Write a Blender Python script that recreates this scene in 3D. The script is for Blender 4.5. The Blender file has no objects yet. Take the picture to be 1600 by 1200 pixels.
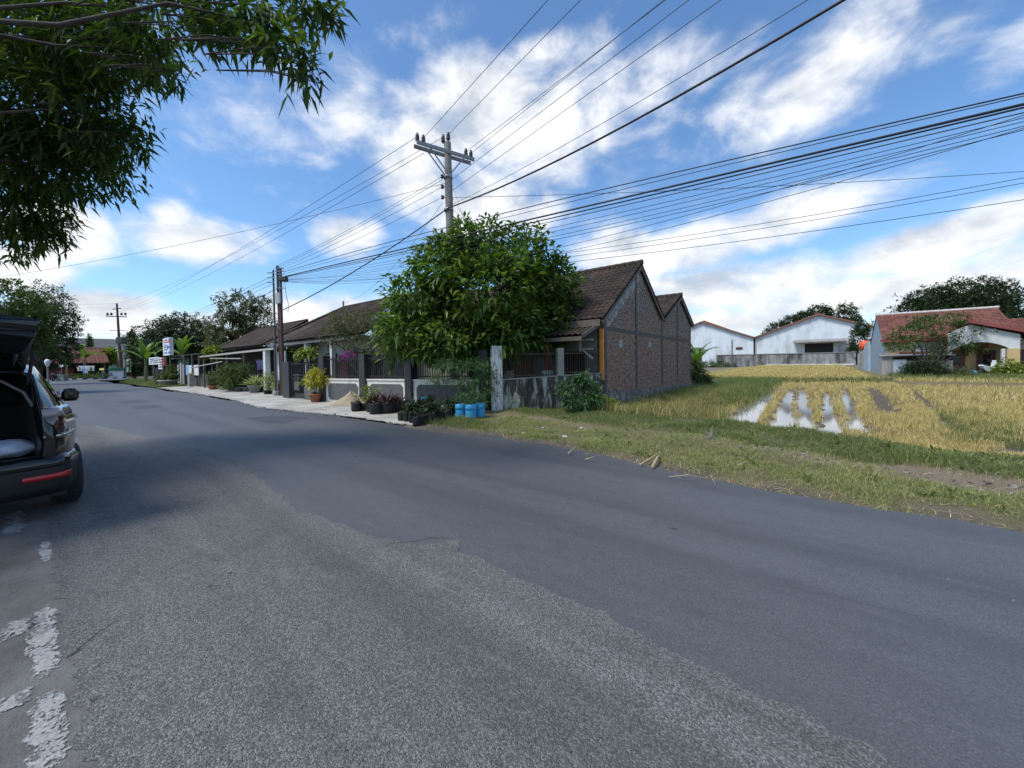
import bpy, math, random
import numpy as np
from mathutils import Vector, Matrix
scene = bpy.context.scene
COL = scene.collection
rnd = random.Random(7)
R = math.radians
ANG = -math.atan2(.62, .785)          # the road frame: u runs right along the road, v across it away from the camera
CA, SA = math.cos(ANG), math.sin(ANG)

def W(u, v, z=0.0):
    return (CA*u - SA*v, SA*u + CA*v, z)
def UV(p):
    return (CA*p[0] + SA*p[1], -SA*p[0] + CA*p[1])

# ---------------------------------------------------------------- camera
FPX, PITCH, ROLL, SHIFT, EYE = 600.0, R(1.3), R(.85), -18.4, 1.5
cam_d = bpy.data.cameras.new('camera'); cam = bpy.data.objects.new('camera', cam_d); COL.objects.link(cam)
cam_d.sensor_width = 36; cam_d.lens = 36*FPX/1600; cam_d.shift_y = SHIFT/1600; cam_d.clip_end = 6000; cam_d.clip_start = .05
c_, s_ = math.cos(PITCH), math.sin(PITCH)
fwd = Vector((0, c_, -s_)); up0 = Vector((0, s_, c_)); rt0 = Vector((1, 0, 0))
rt = rt0*math.cos(ROLL) - up0*math.sin(ROLL); up = up0*math.cos(ROLL) + rt0*math.sin(ROLL)
m = Matrix((rt, up, -fwd)).transposed().to_4x4(); m.translation = (0, 0, EYE)
cam.matrix_world = m
scene.camera = cam

def ray(px, py):
    a = (px-800)/FPX; b = (600-py)/FPX + SHIFT/FPX
    return rt*a + up*b + fwd
def g(px, py, z=0.0):                  # where the sight line meets height z
    d = ray(px, py); k = (z-EYE)/d.z
    return (d.x*k, d.y*k, z)
def at(px, py, y):                     # the point at distance y along the sight line
    d = ray(px, py); k = y/d.y
    return (d.x*k, y, EYE + d.z*k)
def guv(px, py, z=0.0):
    p = g(px, py, z); return UV(p)

# ---------------------------------------------------------------- objects
OFF = {}
def tag(o, label=None, cat=None, group=None, kind=None):
    if label: o['label'] = label
    if cat: o['category'] = cat
    if group: o['group'] = group
    if kind: o['kind'] = kind
    return o
def thing(name, label, cat, at=(0, 0, 0), frame='uv', group=None, rz=0.0):
    o = bpy.data.objects.new(name, None); COL.objects.link(o)
    o.empty_display_size = .1
    if frame == 'uv':
        o.location = W(*at); o.rotation_euler = (0, 0, ANG + rz); OFF[o] = at
    else:
        o.location = at; o.rotation_euler = (0, 0, rz); OFF[o] = (0, 0, 0) if frame == 'local' else at
    return tag(o, label, cat, group)

class MB:
    def __init__(s):
        s.v = []; s.f = []; s.mi = []; s.sm = []
    def add(s, vs, fs, mi=0, smooth=False):
        k = len(s.v); s.v += [tuple(p) for p in vs]
        for f in fs:
            s.f.append(tuple(k+i for i in f)); s.mi.append(mi); s.sm.append(smooth)
        return s
    def box(s, x0, x1, y0, y1, z0, z1, mi=0):
        return s.add([(x0,y0,z0),(x1,y0,z0),(x1,y1,z0),(x0,y1,z0),(x0,y0,z1),(x1,y0,z1),(x1,y1,z1),(x0,y1,z1)],
              [(0,3,2,1),(4,5,6,7),(0,1,5,4),(1,2,6,5),(2,3,7,6),(3,0,4,7)], mi)
    def bar(s, a, b, w, h=None, mi=0, upv=(0,0,1)):
        a = Vector(a); b = Vector(b); h = h or w; d = (b-a).normalized(); u = Vector(upv)
        if abs(d.dot(u)) > .97: u = Vector((1,0,0))
        x = d.cross(u).normalized(); y = x.cross(d)
        vs = []
        for p in (a, b):
            for i, j in ((-1,-1),(1,-1),(1,1),(-1,1)): vs.append(p + x*(i*w/2) + y*(j*h/2))
        return s.add(vs, [(3,2,1,0),(4,5,6,7),(0,1,5,4),(1,2,6,5),(2,3,7,6),(3,0,4,7)], mi)
    def tube(s, pts, rad, n=8, mi=0, smooth=True, cap=True):
        pts = [Vector(p) for p in pts]; N = len(pts)
        if not hasattr(rad, '__len__'): rad = [rad]*N
        vs = []; prev = None
        for i, p in enumerate(pts):
            d = (pts[min(i+1, N-1)] - pts[max(i-1, 0)]).normalized()
            if prev is None:
                x = d.cross(Vector((0,0,1)))
                if x.length < .05: x = d.cross(Vector((1,0,0)))
            else: x = prev - d*prev.dot(d)
            x.normalize(); prev = x; y = d.cross(x)
            for k in range(n):
                a = 2*math.pi*k/n; vs.append(p + (x*math.cos(a) + y*math.sin(a))*rad[i])
        fs = [(i*n+k, i*n+(k+1)%n, (i+1)*n+(k+1)%n, (i+1)*n+k) for i in range(N-1) for k in range(n)]
        s.add(vs, fs, mi, smooth)
        if cap: s.add(vs[:n], [tuple(range(n))[::-1]], mi); s.add(vs[-n:], [tuple(range(n))], mi)
        return s
    def lathe(s, cx, cy, prof, n=16, mi=0, smooth=True, jag=0):
        vs = []
        for j, (r_, z) in enumerate(prof):
            for k in range(n):
                a = 2*math.pi*k/n; q = 1 + (rnd.uniform(-jag, jag) if jag else 0)
                vs.append((cx + r_*q*math.cos(a), cy + r_*q*math.sin(a), z + (rnd.uniform(-jag, jag)*.3 if jag and j == len(prof)-1 else 0)))
        fs = [(i*n+k, i*n+(k+1)%n, (i+1)*n+(k+1)%n, (i+1)*n+k) for i in range(len(prof)-1) for k in range(n)]
        return s.add(vs, fs, mi, smooth)
    def extr(s, poly, vec, mi=0):          # closed solid from a 3-D polygon and a vector
        n = len(poly); vec = Vector(vec); a = [Vector(p) for p in poly]
        vs = a + [p+vec for p in a]
        return s.add(vs, [tuple(range(n))[::-1], tuple(range(n, 2*n))] + [(i, (i+1)%n, n+(i+1)%n, n+i) for i in range(n)], mi)
    def grid(s, fn, na, nb, mi=0, smooth=True):
        vs = [fn(i/na, j/nb) for i in range(na+1) for j in range(nb+1)]
        fs = [(i*(nb+1)+j, (i+1)*(nb+1)+j, (i+1)*(nb+1)+j+1, i*(nb+1)+j+1) for i in range(na) for j in range(nb)]
        return s.add(vs, fs, mi, smooth)
    def build(s, name, mat, parent=None, at=(0,0,0), frame='w', bev=0):
        me = bpy.data.meshes.new(name)
        off = OFF.get(parent, (0,0,0)) if parent is not None else at
        me.from_pydata([(x-off[0], y-off[1], z-off[2]) for x, y, z in s.v], [], s.f)
        for mm in (mat if isinstance(mat, (list, tuple)) else [mat]): me.materials.append(mm)
        if s.f:
            me.polygons.foreach_set('material_index', s.mi); me.polygons.foreach_set('use_smooth', s.sm)
        me.update()
        o = bpy.data.objects.new(name, me); COL.objects.link(o)
        if parent is not None: o.parent = parent; OFF[o] = off
        elif frame == 'uv': o.location = W(*at); o.rotation_euler = (0, 0, ANG)
        else: o.location = at
        if bev:
            b = o.modifiers.new('edge', 'BEVEL'); b.width = bev; b.segments = 2; b.limit_method = 'ANGLE'
        return o

def npmesh(name, V, Fs, mat, parent=None, at=(0,0,0), frame='w', smooth=False):
    """V (n,3); Fs a list of (m,k) index arrays."""
    V = np.asarray(V, np.float32).copy()
    off = OFF.get(parent, (0,0,0)) if parent is not None else at
    V -= np.array(off, np.float32)
    me = bpy.data.meshes.new(name)
    me.vertices.add(len(V)); me.vertices.foreach_set('co', V.ravel())
    li = np.concatenate([F.ravel() for F in Fs]).astype(np.int32)
    tot = np.concatenate([np.full(len(F), F.shape[1], np.int32) for F in Fs])
    st = np.concatenate([[0], np.cumsum(tot)[:-1]]).astype(np.int32)
    me.loops.add(len(li)); me.loops.foreach_set('vertex_index', li)
    me.polygons.add(len(tot)); me.polygons.foreach_set('loop_start', st); me.polygons.foreach_set('loop_total', tot)
    me.polygons.foreach_set('use_smooth', np.full(len(tot), smooth))
    me.materials.append(mat); me.update(calc_edges=True); me.validate()
    o = bpy.data.objects.new(name, me); COL.objects.link(o)
    if parent is not None: o.parent = parent; OFF[o] = off
    elif frame == 'uv': o.location = W(*at); o.rotation_euler = (0, 0, ANG)
    else: o.location = at
    return o

def dup(o, parent=None, **kw):
    c = o.copy(); COL.objects.link(c); OFF[c] = OFF.get(o, (0,0,0))
    if parent is not None: c.parent = parent
    for ch in list(o.children): dup(ch, c)
    return c

# ---------------------------------------------------------------- materials
class N:
    def __init__(s, name, world=None):
        if world is None:
            s.m = bpy.data.materials.new(name); s.m.use_nodes = True; s.t = s.m.node_tree
        else: s.t = world.node_tree
        s.t.nodes.clear()
    def n(s, typ, ins=None, **kw):
        nd = s.t.nodes.new('ShaderNode' + typ)
        for k, v in kw.items(): setattr(nd, k, v)
        for k, v in (ins or {}).items():
            if isinstance(v, bpy.types.NodeSocket): s.t.links.new(v, nd.inputs[k])
            else: nd.inputs[k].default_value = v
        return nd
    def math(s, op, a, b=None, c=None, clamp=False):
        ins = {0: a}
        if b is not None: ins[1] = b
        if c is not None: ins[2] = c
        return s.n('Math', ins, operation=op, use_clamp=clamp).outputs[0]
    def noise(s, vec, scale, detail=4, rough=.55, dist=0, out=0):
        return s.n('TexNoise', {'Vector': vec, 'Scale': scale, 'Detail': detail, 'Roughness': rough, 'Distortion': dist}).outputs[out]
    def ramp(s, fac, stops, interp='LINEAR'):
        nd = s.n('ValToRGB', {'Fac': fac}); cr = nd.color_ramp; cr.interpolation = interp
        while len(cr.elements) > 1: cr.elements.remove(cr.elements[0])
        cr.elements[0].position = stops[0][0]; cr.elements[0].color = col(stops[0][1])
        for p, c in stops[1:]:
            e = cr.elements.new(p); e.color = col(c)
        return nd.outputs[0]
    def mix(s, f, a, b, blend='MIX'):
        nd = s.n('Mix', data_type='RGBA', blend_type=blend)
        for i, v in ((0, f), (6, a), (7, b)):
            if isinstance(v, bpy.types.NodeSocket): s.t.links.new(v, nd.inputs[i])
            else: nd.inputs[i].default_value = v if i == 0 else col(v)
        return nd.outputs[2]
    def obj(s): return s.n('TexCoord').outputs['Object']
    def pos(s): return s.n('NewGeometry').outputs['Position']
    def map(s, vec, scale=(1,1,1), loc=(0,0,0), rot=(0,0,0)):
        return s.n('Mapping', {'Vector': vec, 'Location': loc, 'Rotation': rot, 'Scale': scale}).outputs[0]
    def out(s, base, rough=.8, bump=None, bstr=.3, bdist=.01, **kw):
        ins = {'Base Color': base if isinstance(base, bpy.types.NodeSocket) else col(base), 'Roughness': rough}
        for k, v in kw.items(): ins[k.replace('_', ' ')] = v
        p = s.n('BsdfPrincipled', ins)
        if bump is not None:
            b = s.n('Bump', {'Height': bump, 'Strength': bstr, 'Distance': bdist}); s.t.links.new(b.outputs[0], p.inputs['Normal'])
        o = s.n('OutputMaterial'); s.t.links.new(p.outputs[0], o.inputs[0])
        return s.m
def col(c):
    if isinstance(c, (int, float)): return (c, c, c, 1)
    return (*c, 1) if len(c) == 3 else tuple(c)

def plain(name, c, c2=None, rough=.7, scale=6, bump=.15, bdist=.006, metal=0, spec=.5, stain=None, st_lo=.5, st_hi=.7, st_scale=1.5, stretch=(1,1,1)):
    """a surface of one colour that wanders to a second, with stains and a fine bump"""
    k = N(name); o = k.obj()
    n1 = k.noise(o, scale, 6, .6)
    base = k.ramp(n1, [(.3, c), (.7, c2 or tuple(x*.8 for x in c))])
    if stain:
        n2 = k.noise(k.map(o, stretch), st_scale, 8, .65)
        base = k.mix(k.math('SMOOTH_MIN', k.n('MapRange', {0: n2, 1: st_lo, 2: st_hi}).outputs[0], 1.0, .1), base, stain)
    return k.out(base, rough, k.noise(o, scale*8, 4), bump, bdist, Metallic=metal, Specular_IOR_Level=spec)

def leafmat(name, dark, mid, light, rough=.45, trans=.3, big=.6, glow=None):
    k = N(name)
    r = k.n('NewGeometry').outputs['Random Per Island']
    n1 = k.noise(k.obj(), big, 3)
    f = k.math('ADD', k.math('MULTIPLY', r, .65), k.math('MULTIPLY', n1, .45))
    c = k.ramp(f, [(.15, dark), (.55, mid), (.95, light)])
    p = k.n('BsdfPrincipled', {'Base Color': c, 'Roughness': rough, 'Specular IOR Level': .35})
    tc = k.mix(1.0, c, glow or (1.5, 1.6, .6), 'MULTIPLY')
    t = k.n('BsdfTranslucent', {'Color': tc})
    mx = k.n('MixShader', {0: trans, 1: p.outputs[0], 2: t.outputs[0]})
    o = k.n('OutputMaterial'); k.t.links.new(mx.outputs[0], o.inputs[0])
    return k.m

# ---------------------------------------------------------------- foliage
def unit(a):
    return a / np.maximum(np.linalg.norm(a, axis=1, keepdims=True), 1e-6)
def leaves_mesh(base, d, L, Wd, droop, rs, six=True):
    """one folded, drooping leaf per row: base point, direction, length, width"""
    n = len(base); d = unit(d)
    side = np.cross(d, rs.normal(size=(n, 3))*.35 + np.array([0, 0, 1.0])); side = unit(side)
    nor = np.cross(side, d)
    L = L[:, None]; Wd = Wd[:, None]
    dn = np.zeros((n, 3)); dn[:, 2] = -1
    mid = base + d*L*.45 - nor*Wd*.12 + dn*L*droop*.2
    lf = base + d*L*.42 + side*Wd*.5 + nor*Wd*.1 + dn*L*droop*.2
    rg = base + d*L*.42 - side*Wd*.5 + nor*Wd*.1 + dn*L*droop*.2
    tip = base + d*L + dn*L*droop
    V = np.stack([base, lf, mid, rg, tip], 1).reshape(-1, 3)
    i = np.arange(n)[:, None]*5
    F = np.concatenate([i+[0, 2, 1], i+[0, 3, 2], i+[1, 2, 4], i+[2, 3, 4]], 0)
    return V, F
def crown_pts(blobs, n, rs, shell=.45):
    """points spread through lumps (cx,cy,cz, rx,ry,rz), more of them near each lump's skin"""
    B = np.array(blobs, float); vol = B[:, 3]*B[:, 4]*B[:, 5]; vol = vol**.75
    idx = rs.choice(len(B), n, p=vol/vol.sum())
    u = unit(rs.normal(size=(n, 3))); q = shell + (1-shell)*rs.random(n)**.6
    q *= 1 + .12*rs.normal(size=n)
    return B[idx, :3] + u*B[idx, 3:]*q[:, None], u
def crown(name, parent, mat, blobs, clusters, per, L, Wd, seed, droop=.25, outw=.7, shell=.45, spread=.5, keep=None):
    rs = np.random.RandomState(seed)
    P, U = crown_pts(blobs, clusters, rs, shell)
    if keep is not None:
        k = keep(P); P = P[k]; U = U[k]
    n = len(P)*per
    C = np.repeat(P, per, 0); O = np.repeat(U, per, 0)
    d = O*outw + rs.normal(size=(n, 3))*spread + np.array([0, 0, .1])
    l = L*rs.uniform(.6, 1.25, n)
    V, F = leaves_mesh(C + rs.normal(size=(n, 3))*L*.35, d, l, Wd*rs.uniform(.7, 1.2, n), droop, rs)
    return npmesh(name, V, [F], mat, parent)
def limbs(parent, mat, base, forks, r0, name='trunk', r1=.02, kink=.12, seed=3):
    rr = random.Random(seed); mb = MB(); base = Vector(base)
    for f in forks:
        a = base; t = Vector(f); ln = (t-a).length; pts = []
        for i in range(7):
            q = i/6; p = a.lerp(t, q); p.z += ln*.12*math.sin(q*math.pi)*(1 if i else 0)
            if 0 < i < 6: p += Vector([rr.uniform(-1, 1)*kink*ln*.25 for _ in range(3)])
            pts.append(p)
        mb.tube(pts, [r0*(1-q/6)**.8 + r1 for q in range(7)], 7)
    return mb.build(name, mat, parent)
def blades(P, h, w, rs, lean=.5, dirb=None):
    """bent grass blades as three triangles each"""
    n = len(P); a = rs.uniform(0, 2*np.pi, n)
    d = np.stack([np.cos(a), np.sin(a), np.zeros(n)], 1)
    if dirb is not None: d = unit(d + np.array(dirb))
    b = rs.uniform(0, 2*np.pi, n); s = np.stack([np.cos(b), np.sin(b), np.zeros(n)], 1)
    ln = np.abs(rs.normal(size=n))*lean
    h = h[:, None]; w = w[:, None]; ln = ln[:, None]
    up = np.array([0, 0, 1.0])
    m_ = P + up*h*.55 + d*h*ln*.3
    t = P + up*h*(1-.25*np.minimum(ln, 1.5)) + d*h*ln
    V = np.stack([P-s*w, P+s*w, m_+s*w*.7, m_-s*w*.7, t], 1).reshape(-1, 3)
    i = np.arange(n)[:, None]*5
    return V, [np.concatenate([i+[0, 1, 2], i+[0, 2, 3], i+[3, 2, 4]], 0)]
# ---------------------------------------------------------------- sky and sun
SUN = Vector((-.86, -.50, 0)).normalized(); SEL = R(58)
sun_d = bpy.data.lights.new('sun', 'SUN'); sun_d.energy = 2.1; sun_d.angle = R(16); sun_d.color = (1, .95, .87)
sun = bpy.data.objects.new('sun', sun_d); COL.objects.link(sun)
sv = Vector((SUN.x*math.cos(SEL), SUN.y*math.cos(SEL), math.sin(SEL)))
sun.rotation_euler = sv.to_track_quat('Z', 'Y').to_euler()

world = bpy.data.worlds.new('World'); scene.world = world; world.use_nodes = True
k = N('', world)
sky = k.n('TexSky', sky_type='NISHITA', sun_disc=False, sun_elevation=SEL, sun_rotation=math.atan2(SUN.x, SUN.y),
          altitude=100, air_density=1.0, dust_density=.6, ozone_density=1.6)
D = k.n('TexCoord').outputs['Generated']
sx = k.n('SeparateXYZ', {0: D})
az = k.math('ARCTAN2', sx.outputs[0], sx.outputs[1]); el = k.math('ARCSINE', sx.outputs[2])
vec = k.n('CombineXYZ', {0: az, 1: el, 2: 0.0}).outputs[0]
def azel(px, py):
    d = ray(px, py).normalized(); return math.atan2(d.x, d.y), math.asin(d.z)
CLOUDS = [(730,170,170,95,10,1), (640,270,100,90,0,.95), (890,190,190,120,15,.85), (760,330,140,80,0,.9), (540,370,75,55,0,.95), (820,110,120,60,20,.6),
          (1000,230,130,90,0,.55), (310,375,125,50,0,1), (270,340,50,38,0,.95), (390,385,90,45,0,.8), (95,365,115,62,0,1.0), (30,420,120,60,0,.95), (160,480,190,40,0,.9),
          (480,120,250,120,0,.40), (430,250,210,120,0,.36), (1290,120,330,95,24,.62), (1430,50,270,85,20,.5), (1060,120,150,90,20,.38), (1590,90,120,60,30,.55), (1130,190,150,60,30,.45),
          (960,395,95,55,0,.98), (1080,390,190,55,5,1), (1230,345,190,50,8,.9), (1130,445,230,48,0,.95), (1450,385,260,48,8,.95), (1570,345,170,45,8,.9),
          (1480,440,240,40,0,.95), (1300,465,260,45,0,.85), (1600,420,170,70,0,.9), (1150,500,300,30,0,.7), (500,480,170,40,0,.75), (230,500,260,30,0,.7),
          (1500,230,220,40,14,.35), (640,60,160,50,15,.3), (560,210,160,70,30,.5)]
tot = None
for (px, py, rx, ry, rot, st) in CLOUDS:
    a0, e0 = azel(px, py); a1, _ = azel(px+rx, py); a2, _ = azel(px-rx, py); _, e1 = azel(px, py-ry); _, e2 = azel(px, py+ry)
    mp = k.n('Mapping', {'Vector': vec, 'Location': (a0, e0, 0), 'Rotation': (0, 0, R(rot)), 'Scale': (max(.01, (a1-a2)/2)*1.35, max(.01, (e1-e2)/2)*1.35, 1)}, vector_type='TEXTURE')
    ln = k.n('VectorMath', {0: mp.outputs[0]}, operation='LENGTH').outputs['Value']
    mr = k.n('MapRange', {0: ln, 1: 1.0, 2: .15, 3: 0.0, 4: st}, interpolation_type='SMOOTHSTEP').outputs[0]
    tot = mr if tot is None else k.math('MAXIMUM', tot, mr)
# away from the photograph the same kind of broken cloud goes on
bk = k.n('MapRange', {0: sx.outputs[1], 1: .15, 2: -.2, 3: 0.0, 4: .5}).outputs[0]
bn = k.noise(D, 2.2, 2); tot = k.math('MAXIMUM', tot, k.math('MULTIPLY', bk, k.math('MULTIPLY', bn, 1.6)))
Ds = k.map(D, (1, 1, 1.7))
n1 = k.noise(Ds, 5.5, 10, .58, .25)
n1b = k.noise(k.map(D, (1, 1, 1.7), (.035, -.004, -.075)), 5.5, 6, .58, .25)
wis = k.noise(k.map(D, (2.4, 1, 3.2), rot=(0, R(20), 0)), 3.2, 8, .6, .8)
low = k.n('MapRange', {0: el, 1: .16, 2: .0, 3: 0.0, 4: .34}, interpolation_type='SMOOTHSTEP').outputs[0]
tot = k.math('ADD', tot, low)
dn = k.math('ADD', tot, k.math('MULTIPLY', k.math('SUBTRACT', n1, .5), 1.5))
dn = k.math('ADD', dn, k.math('MULTIPLY', k.math('SUBTRACT', wis, .5), .85))
al = k.n('MapRange', {0: dn, 1: .19, 2: .98, 3: 0.0, 4: .96}, interpolation_type='SMOOTHSTEP').outputs[0]
lit = k.math('ADD', k.math('MULTIPLY', k.math('SUBTRACT', n1, n1b), 3.2), .70, clamp=True)
lowg = k.n('MapRange', {0: el, 1: .05, 2: .45, 3: .9, 4: 1.0}).outputs[0]
cc = k.mix(lit, (2.35, 2.6, 2.95), (4.5, 4.5, 4.5))
cc = k.mix(1.0, cc, k.n('CombineXYZ', {0: lowg, 1: lowg, 2: lowg}).outputs[0], 'MULTIPLY')
skyc = k.mix(1.0, sky.outputs[0], (.53, .69, .80), 'MULTIPLY')
fin = k.mix(al, skyc, cc)
bg = k.n('Background', {0: fin, 1: .15}); o = k.n('OutputWorld'); k.t.links.new(bg.outputs[0], o.inputs[0])
world.cycles.sampling_method = 'MANUAL'; world.cycles.sample_map_resolution = 512
vs = scene.view_settings
vs.view_transform = 'Standard'; vs.look = 'None'; vs.exposure = .8; vs.gamma = 1
scene.cycles.max_bounces = 6; scene.cycles.transparent_max_bounces = 8
scene.cycles.use_denoising = True

# ---------------------------------------------------------------- ground
def sst(a, b, x):
    t = np.clip((x-a)/(b-a), 0, 1); return t*t*(3-2*t)
def lerp_u(v, v0, v1, u0, u1):
    return u0 + (u1-u0)*np.clip((v-v0)/(v1-v0), 0, 1)
STRIPS = [(10.5, 27.5, -1.66, .42, -2.05, .34), (9.9, 27.6, -.66, .30, -1.14, .18), (9.5, 28.8, -.08, .18, -.62, .20), (11.2, 26.8, .32, .22, .45, .14), (12.8, 29.8, .86, .18, 1.27, .15)]
MUDS = [(16.6, 31.3, 1.84, .34, 2.66, .16), (13.2, 33.3, 2.62, .12, 4.48, .1), (11.0, 12.8, 3.1, .5, 3.4, .3)]
def strips_mask(u, v, S, soft=.10):
    mx = np.zeros_like(u)
    wob = .07*np.sin(v*3.1 + u*2) + .05*np.sin(v*7.3+1)
    for v0, v1, u0, w0, u1, w1 in S:
        c = lerp_u(v, v0, v1, u0, u1); w = lerp_u(v, v0, v1, w0, w1)
        e = sst(v0-.25, v0+.25, v)*(1-sst(v1-.6, v1+.2, v))
        mx = np.maximum(mx, e*(1-sst(w-soft*.5, w+soft, np.abs(u-c+wob))))
    return mx
def fedge(u):                           # where the verge drops into the paddy
    return np.interp(u, [-6, -1.8, -.15, 1.2, 2.6, 5, 9, 20], [11.6, 11.2, 10.55, 9.9, 9.55, 9.1, 8.7, 8.2])
def puddle(u, v):
    return 1-sst(.7, 1.1, np.sqrt(((u-.86)/.3)**2 + ((v-11.15)/.55)**2))
def infield(u, v):
    return sst(-.9, .25, v-fedge(u)) * sst(-6.6, -5.0, u + .04*(v-12))
def height(u, v):
    u = np.asarray(u, float); v = np.asarray(v, float)
    f = infield(u, v)
    lo = -.29 + .025*np.sin(u*5.2+.6*np.sin(v)) - .10*strips_mask(u, v, STRIPS) - .05*strips_mask(u, v, MUDS) - .09*puddle(u, v)
    hi = -.04 + .34*sst(37, 95, v)
    fv = sst(36.0, 36.35, v - .25*(u+.9)*(u > -.9))
    z = f*(lo*(1-fv) + hi*fv)
    z = np.where(u > 4.2, np.where(v > 34, np.maximum(z, .1*sst(34, 44, v)), z), z)
    verge = sst(5.2, 6.2, v)*(1-f)*sst(-8, -6.8, u)
    z = z + verge*(.035 + .03*np.sin(u*1.7+v*2.2) + .025*np.sin(u*4.1-v*3))
    z = z - .03*sst(6.3, 5.9, v)*0
    z = np.where((u < -79) & (u > -90.2), z-.04, z)
    road = (v < 6.6) & (v > -.6)
    return np.where(road, np.minimum(z, .02) - .035*(1-sst(5.4, 5.9, v + .25*np.sin(u*.5)))*sst(.4, .9, v) - .003*(v <= .4), z)
def nu(segs):
    out = []
    for a, b, s in segs: out += list(np.arange(a, b-1e-6, s))
    return np.array(out + [segs[-1][1]])
GU = nu([(-1500,-300,200), (-300,-100,20), (-100,-30,2.5), (-30,-8,.7), (-8,8,.075), (8,24,.5), (24,100,5), (100,1500,200)])
GV = nu([(-1500,-200,200), (-200,-20,20), (-20,-.6,1.6), (-.6,4.8,.6), (4.8,14,.085), (14,37.2,.13), (37.2,100,2.0), (100,300,25), (300,1500,200)])
UU, VV = np.meshgrid(GU, GV, indexing='ij'); ZZ = height(UU, VV)
rsg = np.random.RandomState(11)
ZZ = ZZ + rsg.normal(size=ZZ.shape)*.008*((VV > 6.0) & (VV < 36) & (np.abs(UU) < 24))
def hsh(u, v, f=1.0):                   # cheap smooth noise
    return .5 + .25*(np.sin(u*2.1*f+1.3*np.sin(v*1.7*f)) + np.sin(v*2.7*f+1.1*np.sin(u*2.3*f+2)))
def zones(u, v):
    """how much of each ground there is: dirt track, dry grass, lush grass, mud, stubble"""
    f = infield(u, v)
    dc = np.interp(u, [-8, -4.47, -1.06, 1.8, 8], [8.6, 8.1, 7.45, 6.85, 6.2])
    dirt = (1-sst(.18, .55, np.abs(v-dc + .35*(hsh(u, v, 1.2)-.5)))) * (.35 + .65*sst(-1.5, 1.2, u) + .4*sst(-3.2,-4.6,u))
    lush = sst(.25, .6, v-dc)*(1-f)
    wet = np.maximum(strips_mask(u, v, STRIPS), np.maximum(puddle(u, v), .9*strips_mask(u, v, MUDS)))
    return f, np.clip(dirt, 0, 1), lush, wet
f_, di_, lu_, we_ = zones(UU, VV)
def C3(c): return np.array(c, float)
colr = np.zeros(UU.shape+(3,)) + C3((.155,.138,.115))
def lay(mask, c):
    global colr
    colr = colr*(1-mask[..., None]) + C3(c)*mask[..., None]
lay((VV < 7)*(VV > 4)*sst(-8, -6.6, UU)*1.0, (.085,.08,.072)); lay(sst(.12, .5, VV-np.interp(-UU, [-25,-8,-3,-1.4,.4,3.25,6.9,8.5], [3.2,4.6,5.05,5.2,5.22,5.84,6.2,6.3])+.3*(hsh(UU,VV,2.3)-.5))*sst(-8, -6.6, UU), (.12,.115,.055)); lay((VV < .7)*(VV > -4)*1.0, (.15,.143,.13))
lay(lu_*sst(-8, -6.6, UU), (.065,.085,.03))
lay(di_*sst(-8, -7, UU)*(VV > 5), (.215,.168,.125))
lay(f_, (.15,.12,.07)); lay(f_*we_, (.085,.072,.062))
lay(f_*sst(36, 36.5, VV), (.30,.235,.085))
lay(sst(-41, -43, UU)*sst(6.0, 6.8, VV), (.06,.085,.025))
lay((VV > 130)*1.0, (.07,.09,.04)); lay((VV < -6)*1.0, (.08,.09,.05)); lay((UU < -95)*1.0, (.08,.09,.045))
lay(sst(2.0, 3.0, UU)*sst(33, 36, VV), (.16,.15,.06))
k = N('ground_mat')
ca = k.n('VertexColor', layer_name='zone').outputs[0]
o = k.obj(); na = k.noise(o, 2.2, 8, .65); nb = k.noise(o, 24, 6, .6)
b = k.mix(k.ramp(na, [(.35, 0), (.7, .55)]), ca, (.24,.19,.13)); b = k.mix(k.ramp(nb, [(.45, 0), (.75, .5)]), b, (.06,.055,.04))
MAT_GROUND = k.out(b, .92, k.math('ADD', k.math('MULTIPLY', nb, .7), k.noise(o, 90, 3)), .7, .03, Specular_IOR_Level=.2)
nu_, nv_ = UU.shape
ii = np.arange(nu_*nv_).reshape(nu_, nv_)
F = np.stack([ii[:-1,:-1], ii[1:,:-1], ii[1:,1:], ii[:-1,1:]], -1).reshape(-1, 4)
ground = npmesh('ground', np.stack([UU, VV, ZZ], -1).reshape(-1, 3), [F], MAT_GROUND, at=(0,0,0), frame='uv', smooth=True)
a = ground.data.color_attributes.new('zone', 'FLOAT_COLOR', 'POINT')
a.data.foreach_set('color', np.concatenate([colr.reshape(-1, 3), np.ones((nu_*nv_, 1))], 1).astype(np.float32).ravel())
tag(ground, kind='structure')

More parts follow.
